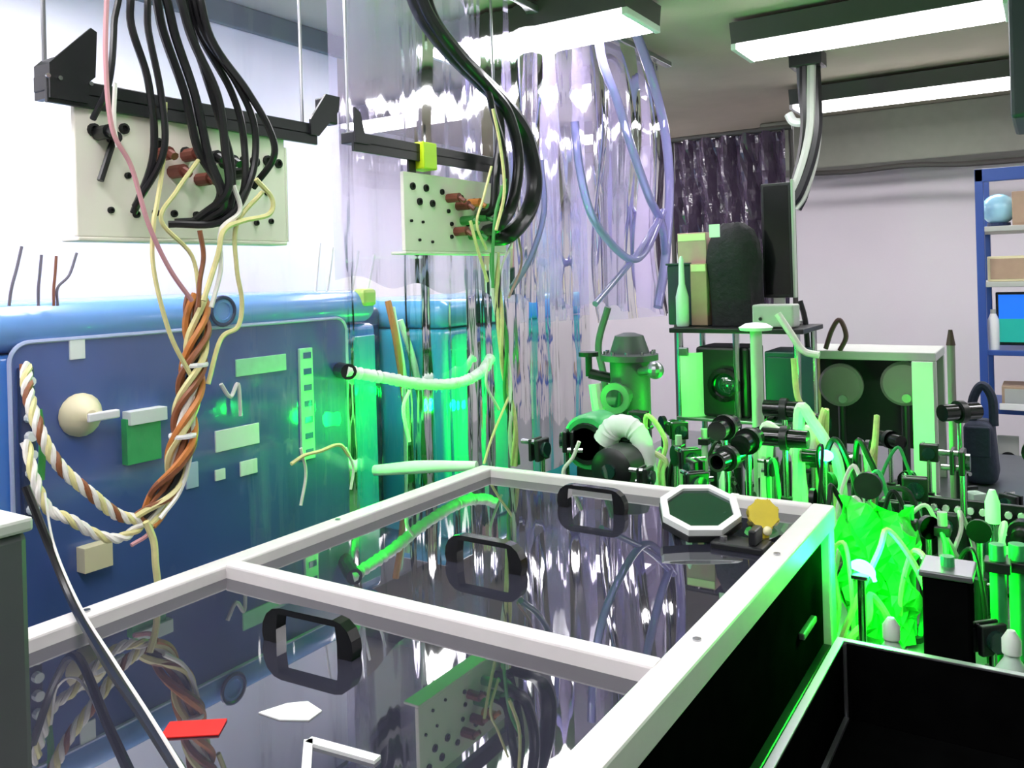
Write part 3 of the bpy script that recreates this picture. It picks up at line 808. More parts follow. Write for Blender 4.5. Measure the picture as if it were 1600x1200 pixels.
t = thing('camera_instrument', 'black instrument with a round lens on the lower bridge board', 'instrument', ((ix0 + ix1) / 2, YI + .05, iz0))
mk('body', lambda b: box(b, (ix0 + .02, YI + .05, iz0), (ix1 + .01, YI + .24, iz1), .01), M_black, t)
lc = PY(YI + .03, 1132, 602)
mk('lens_barrel', lambda b: lathe(b, [(.055, .03), (.06, .0), (.06, -.03), (.045, -.032), (.043, -.01)], Vector((lc.x, YI + .05, lc.z)), 24, 'Y'), M_blackgl, t, True)
mk('lens_glass', lambda b: lathe(b, [(.044, .0), (.03, -.012), (.01, -.016)], Vector((lc.x, YI + .045, lc.z)), 20, 'Y'), M_glass, t, True)
t = thing('green_card', 'curved pale card glowing green left of the round lens', 'card', (ix0, YI + .02, iz0))
def _card(b):
    n = 8
    L = [[], []]
    for k in range(n + 1):
        a = k / n
        p = Vector((ix0 - .02 + .08 * a, YI + .0 + .07 * a * a, 0))
        for j, z in enumerate((iz0, iz1 - .02)):
            L[j].append((b.verts.new(p + Vector((0, 0, z))), b.verts.new(p + Vector((0, .002, z)))))
    for k in range(n):
        for s in (0, 1):
            b.faces.new((L[0][k][s], L[0][k + 1][s], L[1][k + 1][s], L[1][k][s]))
        for j in (0, 1):
            b.faces.new((L[j][k][0], L[j][k + 1][0], L[j][k + 1][1], L[j][k][1]))
    for k in (0, n): b.faces.new((L[0][k][0], L[0][k][1], L[1][k][1], L[1][k][0]))
mk('sheet', _card, M_screen, t)
mk('clip', lambda b: box(b, (ix0 - .025, YI - .004, iz1 - .03), (ix0 + .01, YI + .01, iz1), .003), M_alud, t)
jx0, jx1 = PY(YI, 1190, 600).x, PY(YI, 1245, 600).x
t = thing('teal_module', 'plain dark teal instrument box right of the green post', 'instrument', ((jx0 + jx1) / 2, YI + .06, iz0))
M_dteal = mat('dark_teal_paint', '1d4a50', .4, var=.15)
mk('case', lambda b: box(b, (jx0, YI + .04, iz0), (jx1, YI + .24, iz1 - .01), .006), M_dteal, t)
mk('front_plate', lambda b: box(b, (jx0 + .01, YI + .034, iz0 + .01), (jx1 - .01, YI + .041, iz1 - .03), .002), M_dteal, t)
mk('switch', lambda b: rod(b, (jx0 + .03, YI + .02, iz0 + .04), (jx0 + .03, YI + .036, iz0 + .04), .008), M_black, t)
# tall green-lit post in front
g0 = PZ(.85, 1189, 805)
g1 = PY(g0.y, 1168, 515)
t = thing('tall_post', 'tall slim steel post lit green in front of the instrument bridge', 'post', g0)
mk('rod', lambda b: rod(b, g0, (g0.x, g0.y, g1.z), .019, 14), M_greyl, t, True)
mk('base', lambda b: rod(b, g0, g0 + Vector((0, 0, .02)), .045, 18), M_black, t)
mk('cap', lambda b: lathe(b, [(.05, -.002), (.055, .008), (.035, .02), (.01, .024)], (g0.x, g0.y, g1.z), 16), M_white, t, True)

# second bridge with round discs
YD = 3.29
q0, q1 = PY(YD, 1262, 552), PY(YD, 1462, 552)
t = thing('disc_bridge', 'pale shelf board on posts above two round grey discs', 'shelf', ((q0.x + q1.x) / 2, YD + .1, .85))
mk('board', lambda b: box(b, (q0.x - .04, YD, q0.z - .02), (q1.x, YD + .3, q0.z + .012), .004), M_greyl, t)
for x, m in ((q0.x - .03, M_ywr), (q1.x - .015, M_greyl)):
    for y in (YD + .02, YD + .28):
        mk('post', lambda b, x=x, y=y: box(b, (x - .014, y - .014, .85), (x + .014, y + .014, q0.z - .02), .003), m, t)
mk('back_panel', lambda b: box(b, (q0.x - .02, YD + .27, .95), (q1.x - .03, YD + .275, q0.z - .02)), M_black, t)
for cx, cyy, lb in ((1313, 602, 'large round grey disc under the pale shelf board, nearer the teal box'), (1412, 600, 'round grey disc under the pale shelf board beside the bright green panel')):
    c = PY(YD + .05, cx, cyy)
    t = thing('round_disc', lb, 'disc', (c.x, YD + .06, .85), 'grey discs under the shelf')
    mk('disc', lambda b: lathe(b, [(.01, .03), (.072, .025), (.08, .015), (.08, -.005), (.07, -.014), (.01, -.016)], (c.x, YD + .06, c.z), 30, 'Y'), M_disc, t, True)
    mk('stand', lambda b: (rod(b, (c.x, YD + .07, .85), (c.x, YD + .07, c.z - .06), .014), box(b, (c.x - .05, YD + .03, .85), (c.x + .05, YD + .11, .862), .003)), M_black, t)
    mk('hub', lambda b: rod(b, (c.x + .01, YD + .035, c.z - .05), (c.x + .01, YD + .05, c.z - .05), .016), M_steel, t)
a, c = PY(3.12, 1424, 565), PY(3.12, 1462, 740)
t = thing('beam_screen', 'tall narrow white screen glowing bright green at the end of the shelf', 'screen', ((a.x + c.x) / 2, 3.12, .85))
mk('sheet', lambda b: box(b, (a.x, 3.12, .87), (c.x, 3.128, a.z), .001), M_screen, t)
mk('foot', lambda b: box(b, (a.x - .01, 3.08, .85), (c.x + .01, 3.17, .87), .003), M_alud, t)
a, c = PY(3.05, 1485, 520), PZ(.85, 1490, 750)
t = thing('brown_post', 'thin brown and grey post with a dark tip right of the green screen', 'post', (a.x, 3.05, .85))
mk('rod', lambda b: rod(b, (a.x, 3.05, .85), (a.x, 3.05, a.z - .04), .012), M_disc, t)
M_dbr = mat('dark_brown_rubber', '4a2c2a', .5)
mk('tip', lambda b: rod(b, (a.x, 3.05, a.z - .04), (a.x, 3.05, a.z + .01), .014, r2=.006), M_dbr, t)
mk('foot', lambda b: rod(b, (a.x, 3.05, .85), (a.x, 3.05, .87), .04), M_black, t)

# things on the first bridge top: cloth-draped box, monitor, boxes, bottle
zt = PY(YI, 1150, 510).z
YT = YI + .13
def ztop(): return PY(YI, 1150, 515).z + .0065
ZT = ztop()
a, c = PY(YT, 1103, 352), PY(YT, 1192, 505)
t = thing('draped_instrument', 'bulky instrument under crumpled black cloth on the bridge', 'instrument', ((a.x + c.x) / 2, YT + .05, ZT))
def _cl(b):
    w_, h_ = (c.x - a.x) * 1.0, a.z - ZT
    prof = [(.46, 0), (.44, .2), (.46, .45), (.50, .62), (.46, .8), (.36, .93), (.2, 1.), (.05, 1.01)]
    rings = []
    n = 28
    for r, h in prof:
        ring = []
        for k in range(n):
            an = 6.2832 * k / n
            rr = r * w_ * (1 + .10 * math.sin(5 * an + 4 * h) * (1 - .5 * h) + random.uniform(-.03, .03))
            ex = abs(math.cos(an)) ** .7 * (1 if math.cos(an) > 0 else -1), abs(math.sin(an)) ** .7 * (1 if math.sin(an) > 0 else -1)
            ring.append(b.verts.new(((a.x + c.x) / 2 + rr * ex[0], YT + .02 + rr * .6 * ex[1], ZT + h * h_ + random.uniform(-.004, .004) * (h > 0))))
        rings.append(ring)
    for i in range(len(rings) - 1):
        for k in range(n): b.faces.new((rings[i][k], rings[i][(k + 1) % n], rings[i + 1][(k + 1) % n], rings[i + 1][k]))
    b.faces.new(rings[-1]); b.faces.new(rings[0][::-1])
mk('cloth', _cl, M_cloth, t, True)
mk('tag', lambda b: box(b, PY(YT - .09, 1108, 366) + Vector((0, 0, -.012)), PY(YT - .09, 1124, 350) + Vector((0, .004, 0))), M_white, t)
YM = YT + .09
a, c = PY(YM, 1188, 288), PY(YM, 1240, 465)
t = thing('monitor', 'tall dark monitor beside the cloth-draped instrument', 'monitor', ((a.x + c.x) / 2, YM, ZT))
sc = mk('case', lambda b: box(b, (a.x, YM, c.z), (c.x, YM + .03, a.z), .004), M_black, t)
mk('display', lambda b: box(b, (a.x + .01, YM - .002, c.z + .012), (c.x - .01, YM + .001, a.z - .01)), M_blackgl, sc)
mk('frame_edge', lambda b: box(b, (c.x, YM - .003, c.z), (c.x + .008, YM + .03, a.z + .01), .002), M_greyl, t)
mk('stand', lambda b: (box(b, ((a.x + c.x) / 2 - .02, YM + .005, ZT), ((a.x + c.x) / 2 + .02, YM + .025, c.z + .03), .002), box(b, (a.x - .03, YM - .05, ZT), (c.x + .02, YM + .07, ZT + .012), .003)), M_greyl, t)
a, c = PY(YI + .02, 1170, 472), PY(YI + .02, 1240, 498)
t = thing('grey_controller', 'low pale grey controller box below the dark monitor', 'controller', ((a.x + c.x) / 2, YI + .03, ZT))
mk('case', lambda b: box(b, (a.x + .01, YI + .02, ZT + .0005), (c.x, YI + .11, a.z - .01), .006), M_greyl, t)
mk('button', lambda b: rod(b, (a.x + .04, YI + .014, ZT + .03), (a.x + .04, YI + .022, ZT + .03), .006), M_black, t)
for (x0, y0, x1, y1, dy, m, lb, nm) in ((1058, 365, 1104, 412, .12, M_tan2, 'pinkish cardboard carton on top of the tan carton stack', 'carton'), (1078, 412, 1106, 515, .10, M_tan, 'narrow upright tan carton left of the black cloth', 'carton')):
    a, c = PY(YI + dy, x0, y0), PY(YI + dy, x1, y1)
    zb = ZT if y1 > 500 else c.z
    t = thing(nm, lb, 'carton', ((a.x + c.x) / 2, YI + dy, zb))
    mk('box', lambda b: box(b, (a.x, YI + dy, zb + .0005), (c.x, YI + dy + .12, a.z), .002), m, t)
    mk('flap', lambda b: box(b, (a.x + .003, YI + dy - .0015, a.z - .03), (c.x - .003, YI + dy + .0005, a.z - .004)), M_cream, t)
a, c = PY(YI + .11, 1040, 415), PY(YI + .11, 1082, 512)
t = thing('dark_teal_crate', 'dark slate box behind the white bottle at the sheet edge', 'box', ((a.x + c.x) / 2, YI + .2, ZT))
M_slate = mat('slate_plastic', '2c3a44', .5, var=.15)
mk('shell', lambda b: box(b, (a.x, YI + .12, ZT + .0005), (c.x - .002, YI + .23, a.z), .006), M_slate, t)
mk('lid', lambda b: box(b, (a.x - .004, YI + .115, a.z), (c.x, YI + .235, a.z + .008), .003), M_slate, t)
bc = PY(YI + .06, 1066, 470)
def _bot(b):
    h = PY(YI + .06, 1066, 400).z - ZT
    lathe(b, [(.022, 0), (.024, .01), (.024, h * .42), (.012, h * .6), (.009, h * .95), (.004, h)], (bc.x, YI + .06, ZT), 16)
t = thing('squeeze_bottle', 'pale green-white squeeze bottle before the slate box', 'bottle', (bc.x, YI + .06, ZT))
mk('bottle', _bot, M_bottle, t, True)
mk('collar', lambda b: lathe(b, [(.013, 0), (.014, .008), (.011, .012)], (bc.x, YI + .06, ZT + .085), 14), M_white, t)

# dark crinkled film behind
def _film(b):
    n, m_ = 40, 18
    a, c = PY(4.6, 1052, 222), PY(4.6, 1236, 480)
    g = [[b.verts.new((a.x + (c.x - a.x) * i / n, 4.6 + .035 * math.sin(i * .9 + .7 * math.sin(j * .6)) + random.uniform(-.012, .012), a.z + (c.z - a.z) * j / m_)) for j in range(m_ + 1)] for i in range(n + 1)]
    for i in range(n):
        for j in range(m_): b.faces.new((g[i][j], g[i + 1][j], g[i + 1][j + 1], g[i][j + 1]))
fa = PY(4.6, 1052, 222); fc = PY(4.6, 1236, 480)
t = thing('film_screen', 'crinkled dark purple plastic film hanging behind the monitor', 'curtain', ((fa.x + fc.x) / 2, 4.6, 0))
mk('film', _film, M_foil, t)
mk('bar', lambda b: rod(b, (fa.x - .03, 4.6, fa.z + .01), (fc.x + .03, 4.6, fa.z + .01), .015), M_fix, t)
for x in (fa.x - .02, fc.x + .02):
    mk('stand_post', lambda b, x=x: rod(b, (x, 4.62, 0), (x, 4.62, fa.z + .02), .014), M_fix, t)
    mk('stand_foot', lambda b, x=x: box(b, (x - .2, 4.58, 0), (x + .2, 4.66, .02), .004), M_fix, t)

# pale cables from bridge to bridge
wires([], '')
for i, (pts, yv, r, m, lb) in enumerate([
    ([(1215, 490), (1235, 520), (1255, 548), (1280, 555)], 2.93, .012, M_wwr, 'white cable from the bridge top to the pale shelf board'),
    ([(1250, 470), (1258, 500), (1262, 545)], 3.2, .010, M_rub, 'black cable standing up behind the pale shelf board'),
    ([(1290, 545), (1300, 515), (1312, 500), (1322, 525), (1312, 548)], 3.3, .009, M_dbr, 'brown cable coil on the pale shelf board'),
    ([(1240, 560), (1246, 620), (1262, 640), (1275, 660), (1268, 690)], 2.9, .010, M_ywr, 'curly yellowish cable beside the teal box'),
    ([(1200, 690), (1225, 690), (1245, 710), (1250, 750)], 2.5, .018, M_wwr, 'thick pale hose arching behind the frame corner'),
    ([(1195, 670), (1215, 675), (1240, 690), (1270, 680)], 2.6, .016, M_wwr, 'pale green hose running to the brightest green spot'),
    ([(1250, 640), (1270, 660), (1290, 690), (1310, 730)], 2.45, .016, M_wwr, 'pale hose falling into the green glow'),
    ([(1290, 640), (1280, 690), (1300, 720)], 2.55, .010, M_ywr, 'yellow-green cable over the green glow'),
    ([(1340, 690), (1360, 720), (1380, 760), (1420, 770), (1440, 838), (1445, 885)], 2.4, .008, M_rub, 'black cable draped below the first disc'),
    ([(1370, 650), (1365, 700), (1350, 750)], 2.6, .008, M_ywr, 'pale cable hanging below the discs'),
    ([(930, 600), (940, 660), (960, 690)], 2.6, .022, M_wwr, 'pale hose standing behind the green fan housing'),
    ([(950, 480), (935, 540), (945, 600)], 2.9, .014, M_rubg, 'grey hose hanging under the clear sheet'),
    ([(985, 540), (990, 590), (975, 640), (970, 745), (968, 765)], 2.9, .012, M_rub, 'black hose left of the instrument bridge'),
    ([(1010, 650), (1040, 690), (1030, 740)], 2.5, .008, M_ywr, 'pale wire loop right of the green housing'),
    ([(1000, 670), (1012, 700), (1040, 720), (1035, 745)], 2.3, .008, M_cream, 'cream wire curl near the far frame bar'),
    ([(905, 690), (895, 715), (880, 738), (890, 780), (884, 860), (880, 905)], 1.95, .005, M_wwr, 'white wire tied to the far frame bar')]):
    P = [PY(yv, *p) for p in pts]
    if 4 <= i <= 14:
        e = P[-1]; P.append(Vector((e.x + .015, yv + .01, .858)))
    if i in (4, 5, 6, 7, 8, 9, 13, 14):
        e = P[0]; P = [Vector((e.x - .035, yv + .06, .858)), Vector((e.x - .02, yv + .04, (e.z + .85) / 2))] + P
    tag(mk('bench_cable', lambda b: tube(b, P, r, 8, 7), m, None, True), lb, 'cable', 'cables among the optics')

# green and white rounded housing behind the far bar
hc = PY(2.25, 925, 690)
t = thing('fan_housing', 'round green housing behind the far frame bar', 'housing', (hc.x, 2.25, .85))
mk('drum', lambda b: lathe(b, [(.02, -.06), (.075, -.055), (.085, -.04), (.085, .05), (.07, .06), (.02, .062)], (hc.x, 2.27, hc.z), 26, 'Y'), M_grn, t, True)
mk('grille', lambda b: lathe(b, [(.06, -.064), (.062, -.056), (.05, -.058), (.048, -.064)], (hc.x, 2.27, hc.z), 22, 'Y'), M_black, t, True)
mk('pedestal', lambda b: box(b, (hc.x - .04, 2.22, .85), (hc.x + .04, 2.32, hc.z - .07), .006), M_black, t)
wc = PY(2.2, 985, 690)
t = thing('elbow_duct', 'white elbow duct bending down beside the green housing', 'duct', (wc.x + .05, 2.2, .85))
mk('duct', lambda b: tube(b, [PY(2.2, 945, 690), PY(2.2, 960, 668), PY(2.2, 985, 668), PY(2.2, 1003, 690), PY(2.2, 1012, 735), PY(2.2, 1016, 800)], .036, 14, 7, radii=lambda u: .036 - .012 * u + .0018 * math.sin(u * 120)), M_white, t, True)
q = PY(2.2, 1017, 800)
mk('floor_flange', lambda b: rod(b, (q.x, 2.2, .85), (q.x, 2.2, q.z + .01), .03), M_grn, t)
c = PY(2.1, 960, 738)
t = thing('drum_motor', 'small dark motor with a green face behind the far frame bar', 'motor', (c.x, 2.1, .85))
mk('barrel', lambda b: lathe(b, [(.05, .08), (.06, .07), (.06, -.02), (.045, -.03), (.012, -.032)], (c.x, 2.1, c.z + .01), 22, 'Y'), M_black, t, True)
mk('cap', lambda b: rod(b, (c.x, 2.06, c.z + .01), (c.x, 2.072, c.z + .01), .02), M_glass, t)
mk('cradle', lambda b: box(b, (c.x - .045, 2.09, .85), (c.x + .045, 2.17, c.z - .03), .004), M_black, t)

# steel vacuum chamber between the clear sheet and the bridge
vc = PY(2.72, 985, 600)
t = thing('vacuum_chamber', 'dark steel chamber with bolted flanges below the clear sheet', 'chamber', (vc.x, 2.72, .85))
zt_ = PY(2.72, 985, 520).z
mk('body', lambda b: lathe(b, [(.07, .85), (.07, .93), (.095, .935), (.095, .955), (.07, .96), (.07, zt_ - .1), (.1, zt_ - .095), (.1, zt_ - .075), (.07, zt_ - .07), (.05, zt_ - .01), (.02, zt_)], (vc.x, 2.72, 0), 24), M_grey, t, True)
fl = mk('side_port', lambda b: (rod(b, (vc.x, 2.66, vc.z - .03), (vc.x + .01, 2.58, vc.z - .03), .036, 18), rod(b, (vc.x + .009, 2.585, vc.z - .03), (vc.x + .01, 2.57, vc.z - .03), .052, 20)), M_alud, t)
mk('port_glass', lambda b: rod(b, (vc.x + .01, 2.572, vc.z - .03), (vc.x + .0105, 2.566, vc.z - .03), .03, 18), M_glass, fl)
for k in range(10):
    an = k * .6283
    mk('bolt', lambda b, an=an: rod(b, (vc.x + .085 * math.cos(an), 2.72 + .085 * math.sin(an), zt_ - .076), (vc.x + .085 * math.cos(an), 2.72 + .085 * math.sin(an), zt_ - .062), .007, 6), M_steel, t)
mk('valve', lambda b: (rod(b, (vc.x - .06, 2.70, zt_ - .16), (vc.x - .13, 2.66, zt_ - .14), .018, 12), rod(b, (vc.x - .13, 2.66, zt_ - .15), (vc.x - .13, 2.66, zt_ - .08), .012, 10), rod(b, (vc.x - .13, 2.66, zt_ - .08), (vc.x - .13, 2.66, zt_ - .065), .035, 14)), M_black, t)
mk('gauge', lambda b: (rod(b, (vc.x + .06, 2.68, vc.z + .05), (vc.x + .12, 2.64, vc.z + .06), .016, 12), ball(b, (vc.x + .13, 2.635, vc.z + .062), .03, 14)), M_alud, t)

# ================================================================== optics forest
def mount(kind, H, label, group, rscale=1.):
    t = thing('optic_mount', label, 'mount', (0, 0, 0), 'optic mounts on the table')
    mk('base_plate', lambda b: box(b, (-.03, -.02, 0), (.03, .02, .01), .002), M_black, t)
    mk('post_holder', lambda b: rod(b, (0, 0, .01), (0, 0, H * .55), .013, 14), M_black, t, True)
    mk('post', lambda b: rod(b, (0, 0, H * .55), (0, 0, H - .02), .0065, 12), M_steel, t, True)
    mk('thumb_screw', lambda b: rod(b, (.012, 0, H * .5), (.028, 0, H * .5), .005, 10), M_steel, t)
    R = .025 * rscale
    if kind == 'mirror':
        p = mk('mount_plate', lambda b: box(b, (-R, -.006, H - .025), (R, .006, H - .025 + 2 * R), .003), M_black, t)
        mk('back_plate', lambda b: box(b, (-R, .014, H - .025), (R, .022, H - .025 + 2 * R), .002), M_black, t)
        mk('mirror', lambda b: lathe(b, [(R * .7, -.01), (R * .7, -.002), (R * .3, -.0015)], (0, -.004, H - .025 + R), 18, 'Y'), M_glass, t)
        for dx, dz in ((-1, 1), (1, -1)):
            mk('adjuster', lambda b, dx=dx, dz=dz: rod(b, (dx * R * .75, .006, H - .025 + R + dz * R * .75), (dx * R * .75, .042, H - .025 + R + dz * R * .75), .006, 10), M_steel, t)
    elif kind == 'lens':
        mk('ring', lambda b: lathe(b, [(R, -.006), (R, .006), (R * .8, .006), (R * .8, -.006), (R, -.006)], (0, 0, H - .02 + R), 20, 'Y'), M_black, t, True)
        mk('lens', lambda b: lathe(b, [(R * .3, -.005), (R * .8, -.001), (R * .8, .001), (R * .3, .005)], (0, 0, H - .02 + R), 18, 'Y'), M_glass, t, True)
    elif kind == 'cube':
        mk('clamp', lambda b: box(b, (-R, -R, H - .02), (R, R, H - .012), .002), M_black, t)
        mk('prism', lambda b: box(b, (-R * .7, -R * .7, H - .012), (R * .7, R * .7, H - .012 + R * 1.4), .002), M_bottle, t)
        mk('arm', lambda b: (rod(b, (R, 0, H - .02), (R, 0, H + .04), .004), box(b, (-.005, -.005, H + .03), (R + .004, .005, H + .038), .001)), M_black, t)
    elif kind == 'tube':
        mk('clamp_ring', lambda b: lathe(b, [(R * 1.1, -.008), (R * 1.1, .008), (R * .8, .008), (R * .8, -.008), (R * 1.1, -.008)], (0, 0, H - .02 + R), 18, 'Y'), M_black, t, True)
        mk('lens_tube', lambda b: lathe(b, [(R * .82, -.05), (R * .82, .05), (R * .6, .05), (R * .6, -.05), (R * .82, -.05)], (0, 0, H - .02 + R), 18, 'Y'), M_blackgl, t, True)
    return t
GRP = 'optic mounts on the table'
protos = [('mirror', .10, 'low mirror mount with adjuster screws'), ('mirror', .16, 'mid-height mirror mount with adjusters'),
          ('lens', .12, 'round lens in black ring'), ('tube', .13, 'short lens tube in clamp ring'), ('cube', .11, 'small prism cube clamped on a post'),
          ('mirror', .25, 'mirror mount on a high post'), ('lens', .22, 'ring lens on a high post'), ('tube', .28, 'black lens tube on a high post')]
PROT = [mount(k, h, lb, lb) for k, h, lb in protos]
used = [False] * len(PROT)
def put(kind, x, y, rz, s=1., label=None):
    o = PROT[kind]
    if used[kind]: o = copy_tree(PROT[kind])
    used[kind] = True
    o.location = (x, y, .85); o.rotation_euler = (0, 0, rz); o.scale = (s, s, s)
    if label: o['label'] = label
    return o
random.seed(21)
spots = []
def okspot(x, y, d=.075):
    if -1.34 < x < -.37 and y < 1.93: return False
    if x > -.36 and y < 1.6: return False
    return all((x - a) ** 2 + (y - b) ** 2 > d * d for a, b in spots)
keep = [(-.198, 1.78), (hc.x, 2.27), (wc.x + .05, 2.2), (c.x, 2.1), (g0.x, g0.y)]
spots += keep
cnt = 0
cand = []
# rows as the photograph packs them: behind the frame corner and along the right of the table
MOUNTS = []
for _ in range(2500):
    zone = random.random()
    high = False
    if zone < .45: x, y = random.uniform(-.36, .3), random.uniform(1.66, 2.5)
    elif zone < .75: x, y = random.uniform(-.95, -.1), random.uniform(2.0, 2.9)
    else: x, y = random.uniform(-1.3, -.3), random.uniform(2.05, 2.9)
    if not okspot(x, y, .085): continue
    if abs(x + .3) < .17 and 1.66 < y < 2.02: continue
    if x > -.25 and 2.46 < y < 2.66: continue
    spots.append((x, y))
    high = y > 1.95 and random.random() < (.75 if x < -.5 else .4)
    kind = random.choice((5, 6, 7) if high else (0, 0, 1, 2, 2, 3, 4))
    MOUNTS.append(put(kind, x, y, random.choice((0, .785, -.785, 1.57, random.uniform(0, 6.28))), random.uniform(.95, 1.3)))
    cnt += 1
    if cnt >= 84: break

# laser scatter: glowing crystal, film with the laser green in its colour behind it
cr = PY(1.80, 1345, 885)
t = thing('laser_crystal', 'glowing crystal at the cyan-white centre of the green glare', 'laser', (cr.x, 1.80, .85))
mk('crystal', lambda b: tube(b, [(cr.x - .016, 1.795, cr.z + .002), (cr.x, 1.80, cr.z + .001), (cr.x + .018, 1.80, cr.z - .008), (cr.x + .026, 1.80, cr.z - .026)], .01, 10, 5, radii=lambda u: .004 + .009 * math.sin(math.pi * min(1, u + .12))), M_glow, t, True)
mk('holder', lambda b: (box(b, (cr.x - .016, 1.78, cr.z - .022), (cr.x + .016, 1.82, cr.z - .0125), .002), rod(b, (cr.x, 1.80, .85), (cr.x, 1.80, cr.z - .02), .008)), M_steel, t)
mk('base', lambda b: box(b, (cr.x - .03, 1.775, .85), (cr.x + .03, 1.825, .862), .002), M_steel, t)
a, c2 = PY(1.93, 1296, 775), PY(1.93, 1432, 1000)
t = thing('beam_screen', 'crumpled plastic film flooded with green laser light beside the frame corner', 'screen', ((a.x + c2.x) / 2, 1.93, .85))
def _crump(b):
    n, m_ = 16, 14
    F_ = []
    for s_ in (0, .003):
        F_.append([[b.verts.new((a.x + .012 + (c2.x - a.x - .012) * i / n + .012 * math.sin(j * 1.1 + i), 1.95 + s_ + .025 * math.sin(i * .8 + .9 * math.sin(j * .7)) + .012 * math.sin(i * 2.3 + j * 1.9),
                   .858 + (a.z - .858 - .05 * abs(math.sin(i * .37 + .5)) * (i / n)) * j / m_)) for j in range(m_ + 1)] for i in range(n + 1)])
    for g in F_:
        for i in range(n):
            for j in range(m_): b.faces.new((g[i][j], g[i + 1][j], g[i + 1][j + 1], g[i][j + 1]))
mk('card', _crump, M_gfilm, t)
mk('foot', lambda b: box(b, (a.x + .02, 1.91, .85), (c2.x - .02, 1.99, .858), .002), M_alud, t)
def glow(name, p, power, rad=.02):
    l = bpy.data.lights.new(name, 'POINT'); l.energy = power; l.color = LASER; l.shadow_soft_size = rad
    o = bpy.data.objects.new(name, l); COL.objects.link(o); o.location = p
    return o
glow('laser_scatter_fill', (cr.x + .03, 1.82, cr.z + .02), 8.)
# second scattering spot higher and further back
c3 = PY(2.35, 1290, 712)
t = thing('laser_crystal', 'second glowing crystal behind the frame corner below the pale hoses', 'laser', (c3.x, 2.35, .85))
mk('crystal', lambda b: ball(b, (c3.x, 2.35, c3.z), .017, 14, (1.2, 1, .9)), M_glow, t, True)
mk('holder', lambda b: (rod(b, (c3.x, 2.35, .85), (c3.x, 2.35, c3.z - .012), .008), box(b, (c3.x - .03, 2.32, .85), (c3.x + .03, 2.38, .862), .002)), M_steel, t)
glow('laser_scatter_fill', (c3.x, 2.30, c3.z - .01), 5.)
glow('laser_scatter_fill', PY(2.7, 1085, 640), 1.5)
glow('laser_scatter_fill', PY(3.0, 1430, 690), 1.1)
glow('laser_scatter_fill', (.05, 2.0, 1.02), 3.)
glow('laser_scatter_fill', PX(-1.52, 800, 640), 5.5)  # bare light for laser green on the turquoise cabinet, no emitter modelled
glow('laser_scatter_fill', PX(-1.58, 575, 660), 1.6)  # added fill without a source, tints the blue cabinet's right end

# black beam block standing on the table at right, tall lit posts, bottles
bb = PZ(.85, 1480, 1025)
a, c = PY(1.72, 1440, 900), PY(1.72, 1518, 1020)
t = thing('beam_block', 'black upright beam block box with a lit top plate', 'box', ((a.x + c.x) / 2, 1.75, .85))
mk('case', lambda b: box(b, (a.x, 1.72, .85), (c.x, 1.81, a.z), .004), M_boxblk, t)
mk('top_plate', lambda b: box(b, (a.x - .006, 1.715, a.z), (c.x + .006, 1.815, a.z + .012), .003), M_alud, t)
mk('knob', lambda b: rod(b, ((a.x + c.x) / 2, 1.765, a.z + .012), ((a.x + c.x) / 2, 1.765, a.z + .03), .012), M_grn, t)
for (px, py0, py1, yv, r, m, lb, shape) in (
        (1558, 850, 980, 1.85, .014, M_grn, 'bright green-lit upright tube right of the black beam block', 'post'),  # green laser light put into the tube's colour
        (1420, 790, 980, 1.98, .010, M_grn, 'slim green-lit post at the right edge of the glare', 'post'),  # post coloured green to carry the laser light
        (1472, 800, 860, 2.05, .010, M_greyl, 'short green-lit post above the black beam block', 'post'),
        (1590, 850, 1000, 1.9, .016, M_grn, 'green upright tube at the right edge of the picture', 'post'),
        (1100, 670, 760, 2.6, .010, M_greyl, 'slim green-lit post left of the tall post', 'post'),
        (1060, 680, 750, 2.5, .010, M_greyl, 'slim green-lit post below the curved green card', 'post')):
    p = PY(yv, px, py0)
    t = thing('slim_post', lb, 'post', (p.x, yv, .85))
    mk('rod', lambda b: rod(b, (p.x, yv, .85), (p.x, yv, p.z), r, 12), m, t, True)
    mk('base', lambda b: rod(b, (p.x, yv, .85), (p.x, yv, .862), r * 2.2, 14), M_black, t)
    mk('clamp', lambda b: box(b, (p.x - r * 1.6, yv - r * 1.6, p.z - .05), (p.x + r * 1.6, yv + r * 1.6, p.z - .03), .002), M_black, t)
def bottle(px, py0, py1, yv, m, lb):
    p, q = PY(yv, px, py0), PY(yv, px, py1)
    zb = .85
    h = p.z - zb
    t = thing('dropper_bottle', lb, 'bottle', (p.x, yv, zb))
    r = .026
    mk('bottle', lambda b: lathe(b, [(r, 0), (r, h * .55), (r * .5, h * .68), (r * .45, h * .75)], (p.x, yv, zb), 18), m, t, True)
    mk('cap', lambda b: lathe(b, [(r * .6, h * .74), (r * .6, h * .9), (r * .25, h)], (p.x, yv, zb), 14), M_lblw, t, True)
bottle(1550, 765, 860, 2.2, M_glass, 'dark bottle with pale green cap at the right')
bottle(1132, 735, 790, 2.2, M_bottle, 'small pale bottle behind the octagonal optic')
bottle(1392, 965, 1015, 1.70, M_bottle, 'small pale bottle at the foot of the green glare')
bottle(1580, 985, 1040, 1.72, M_bottle, 'pale bottle at the right edge behind the black tray')

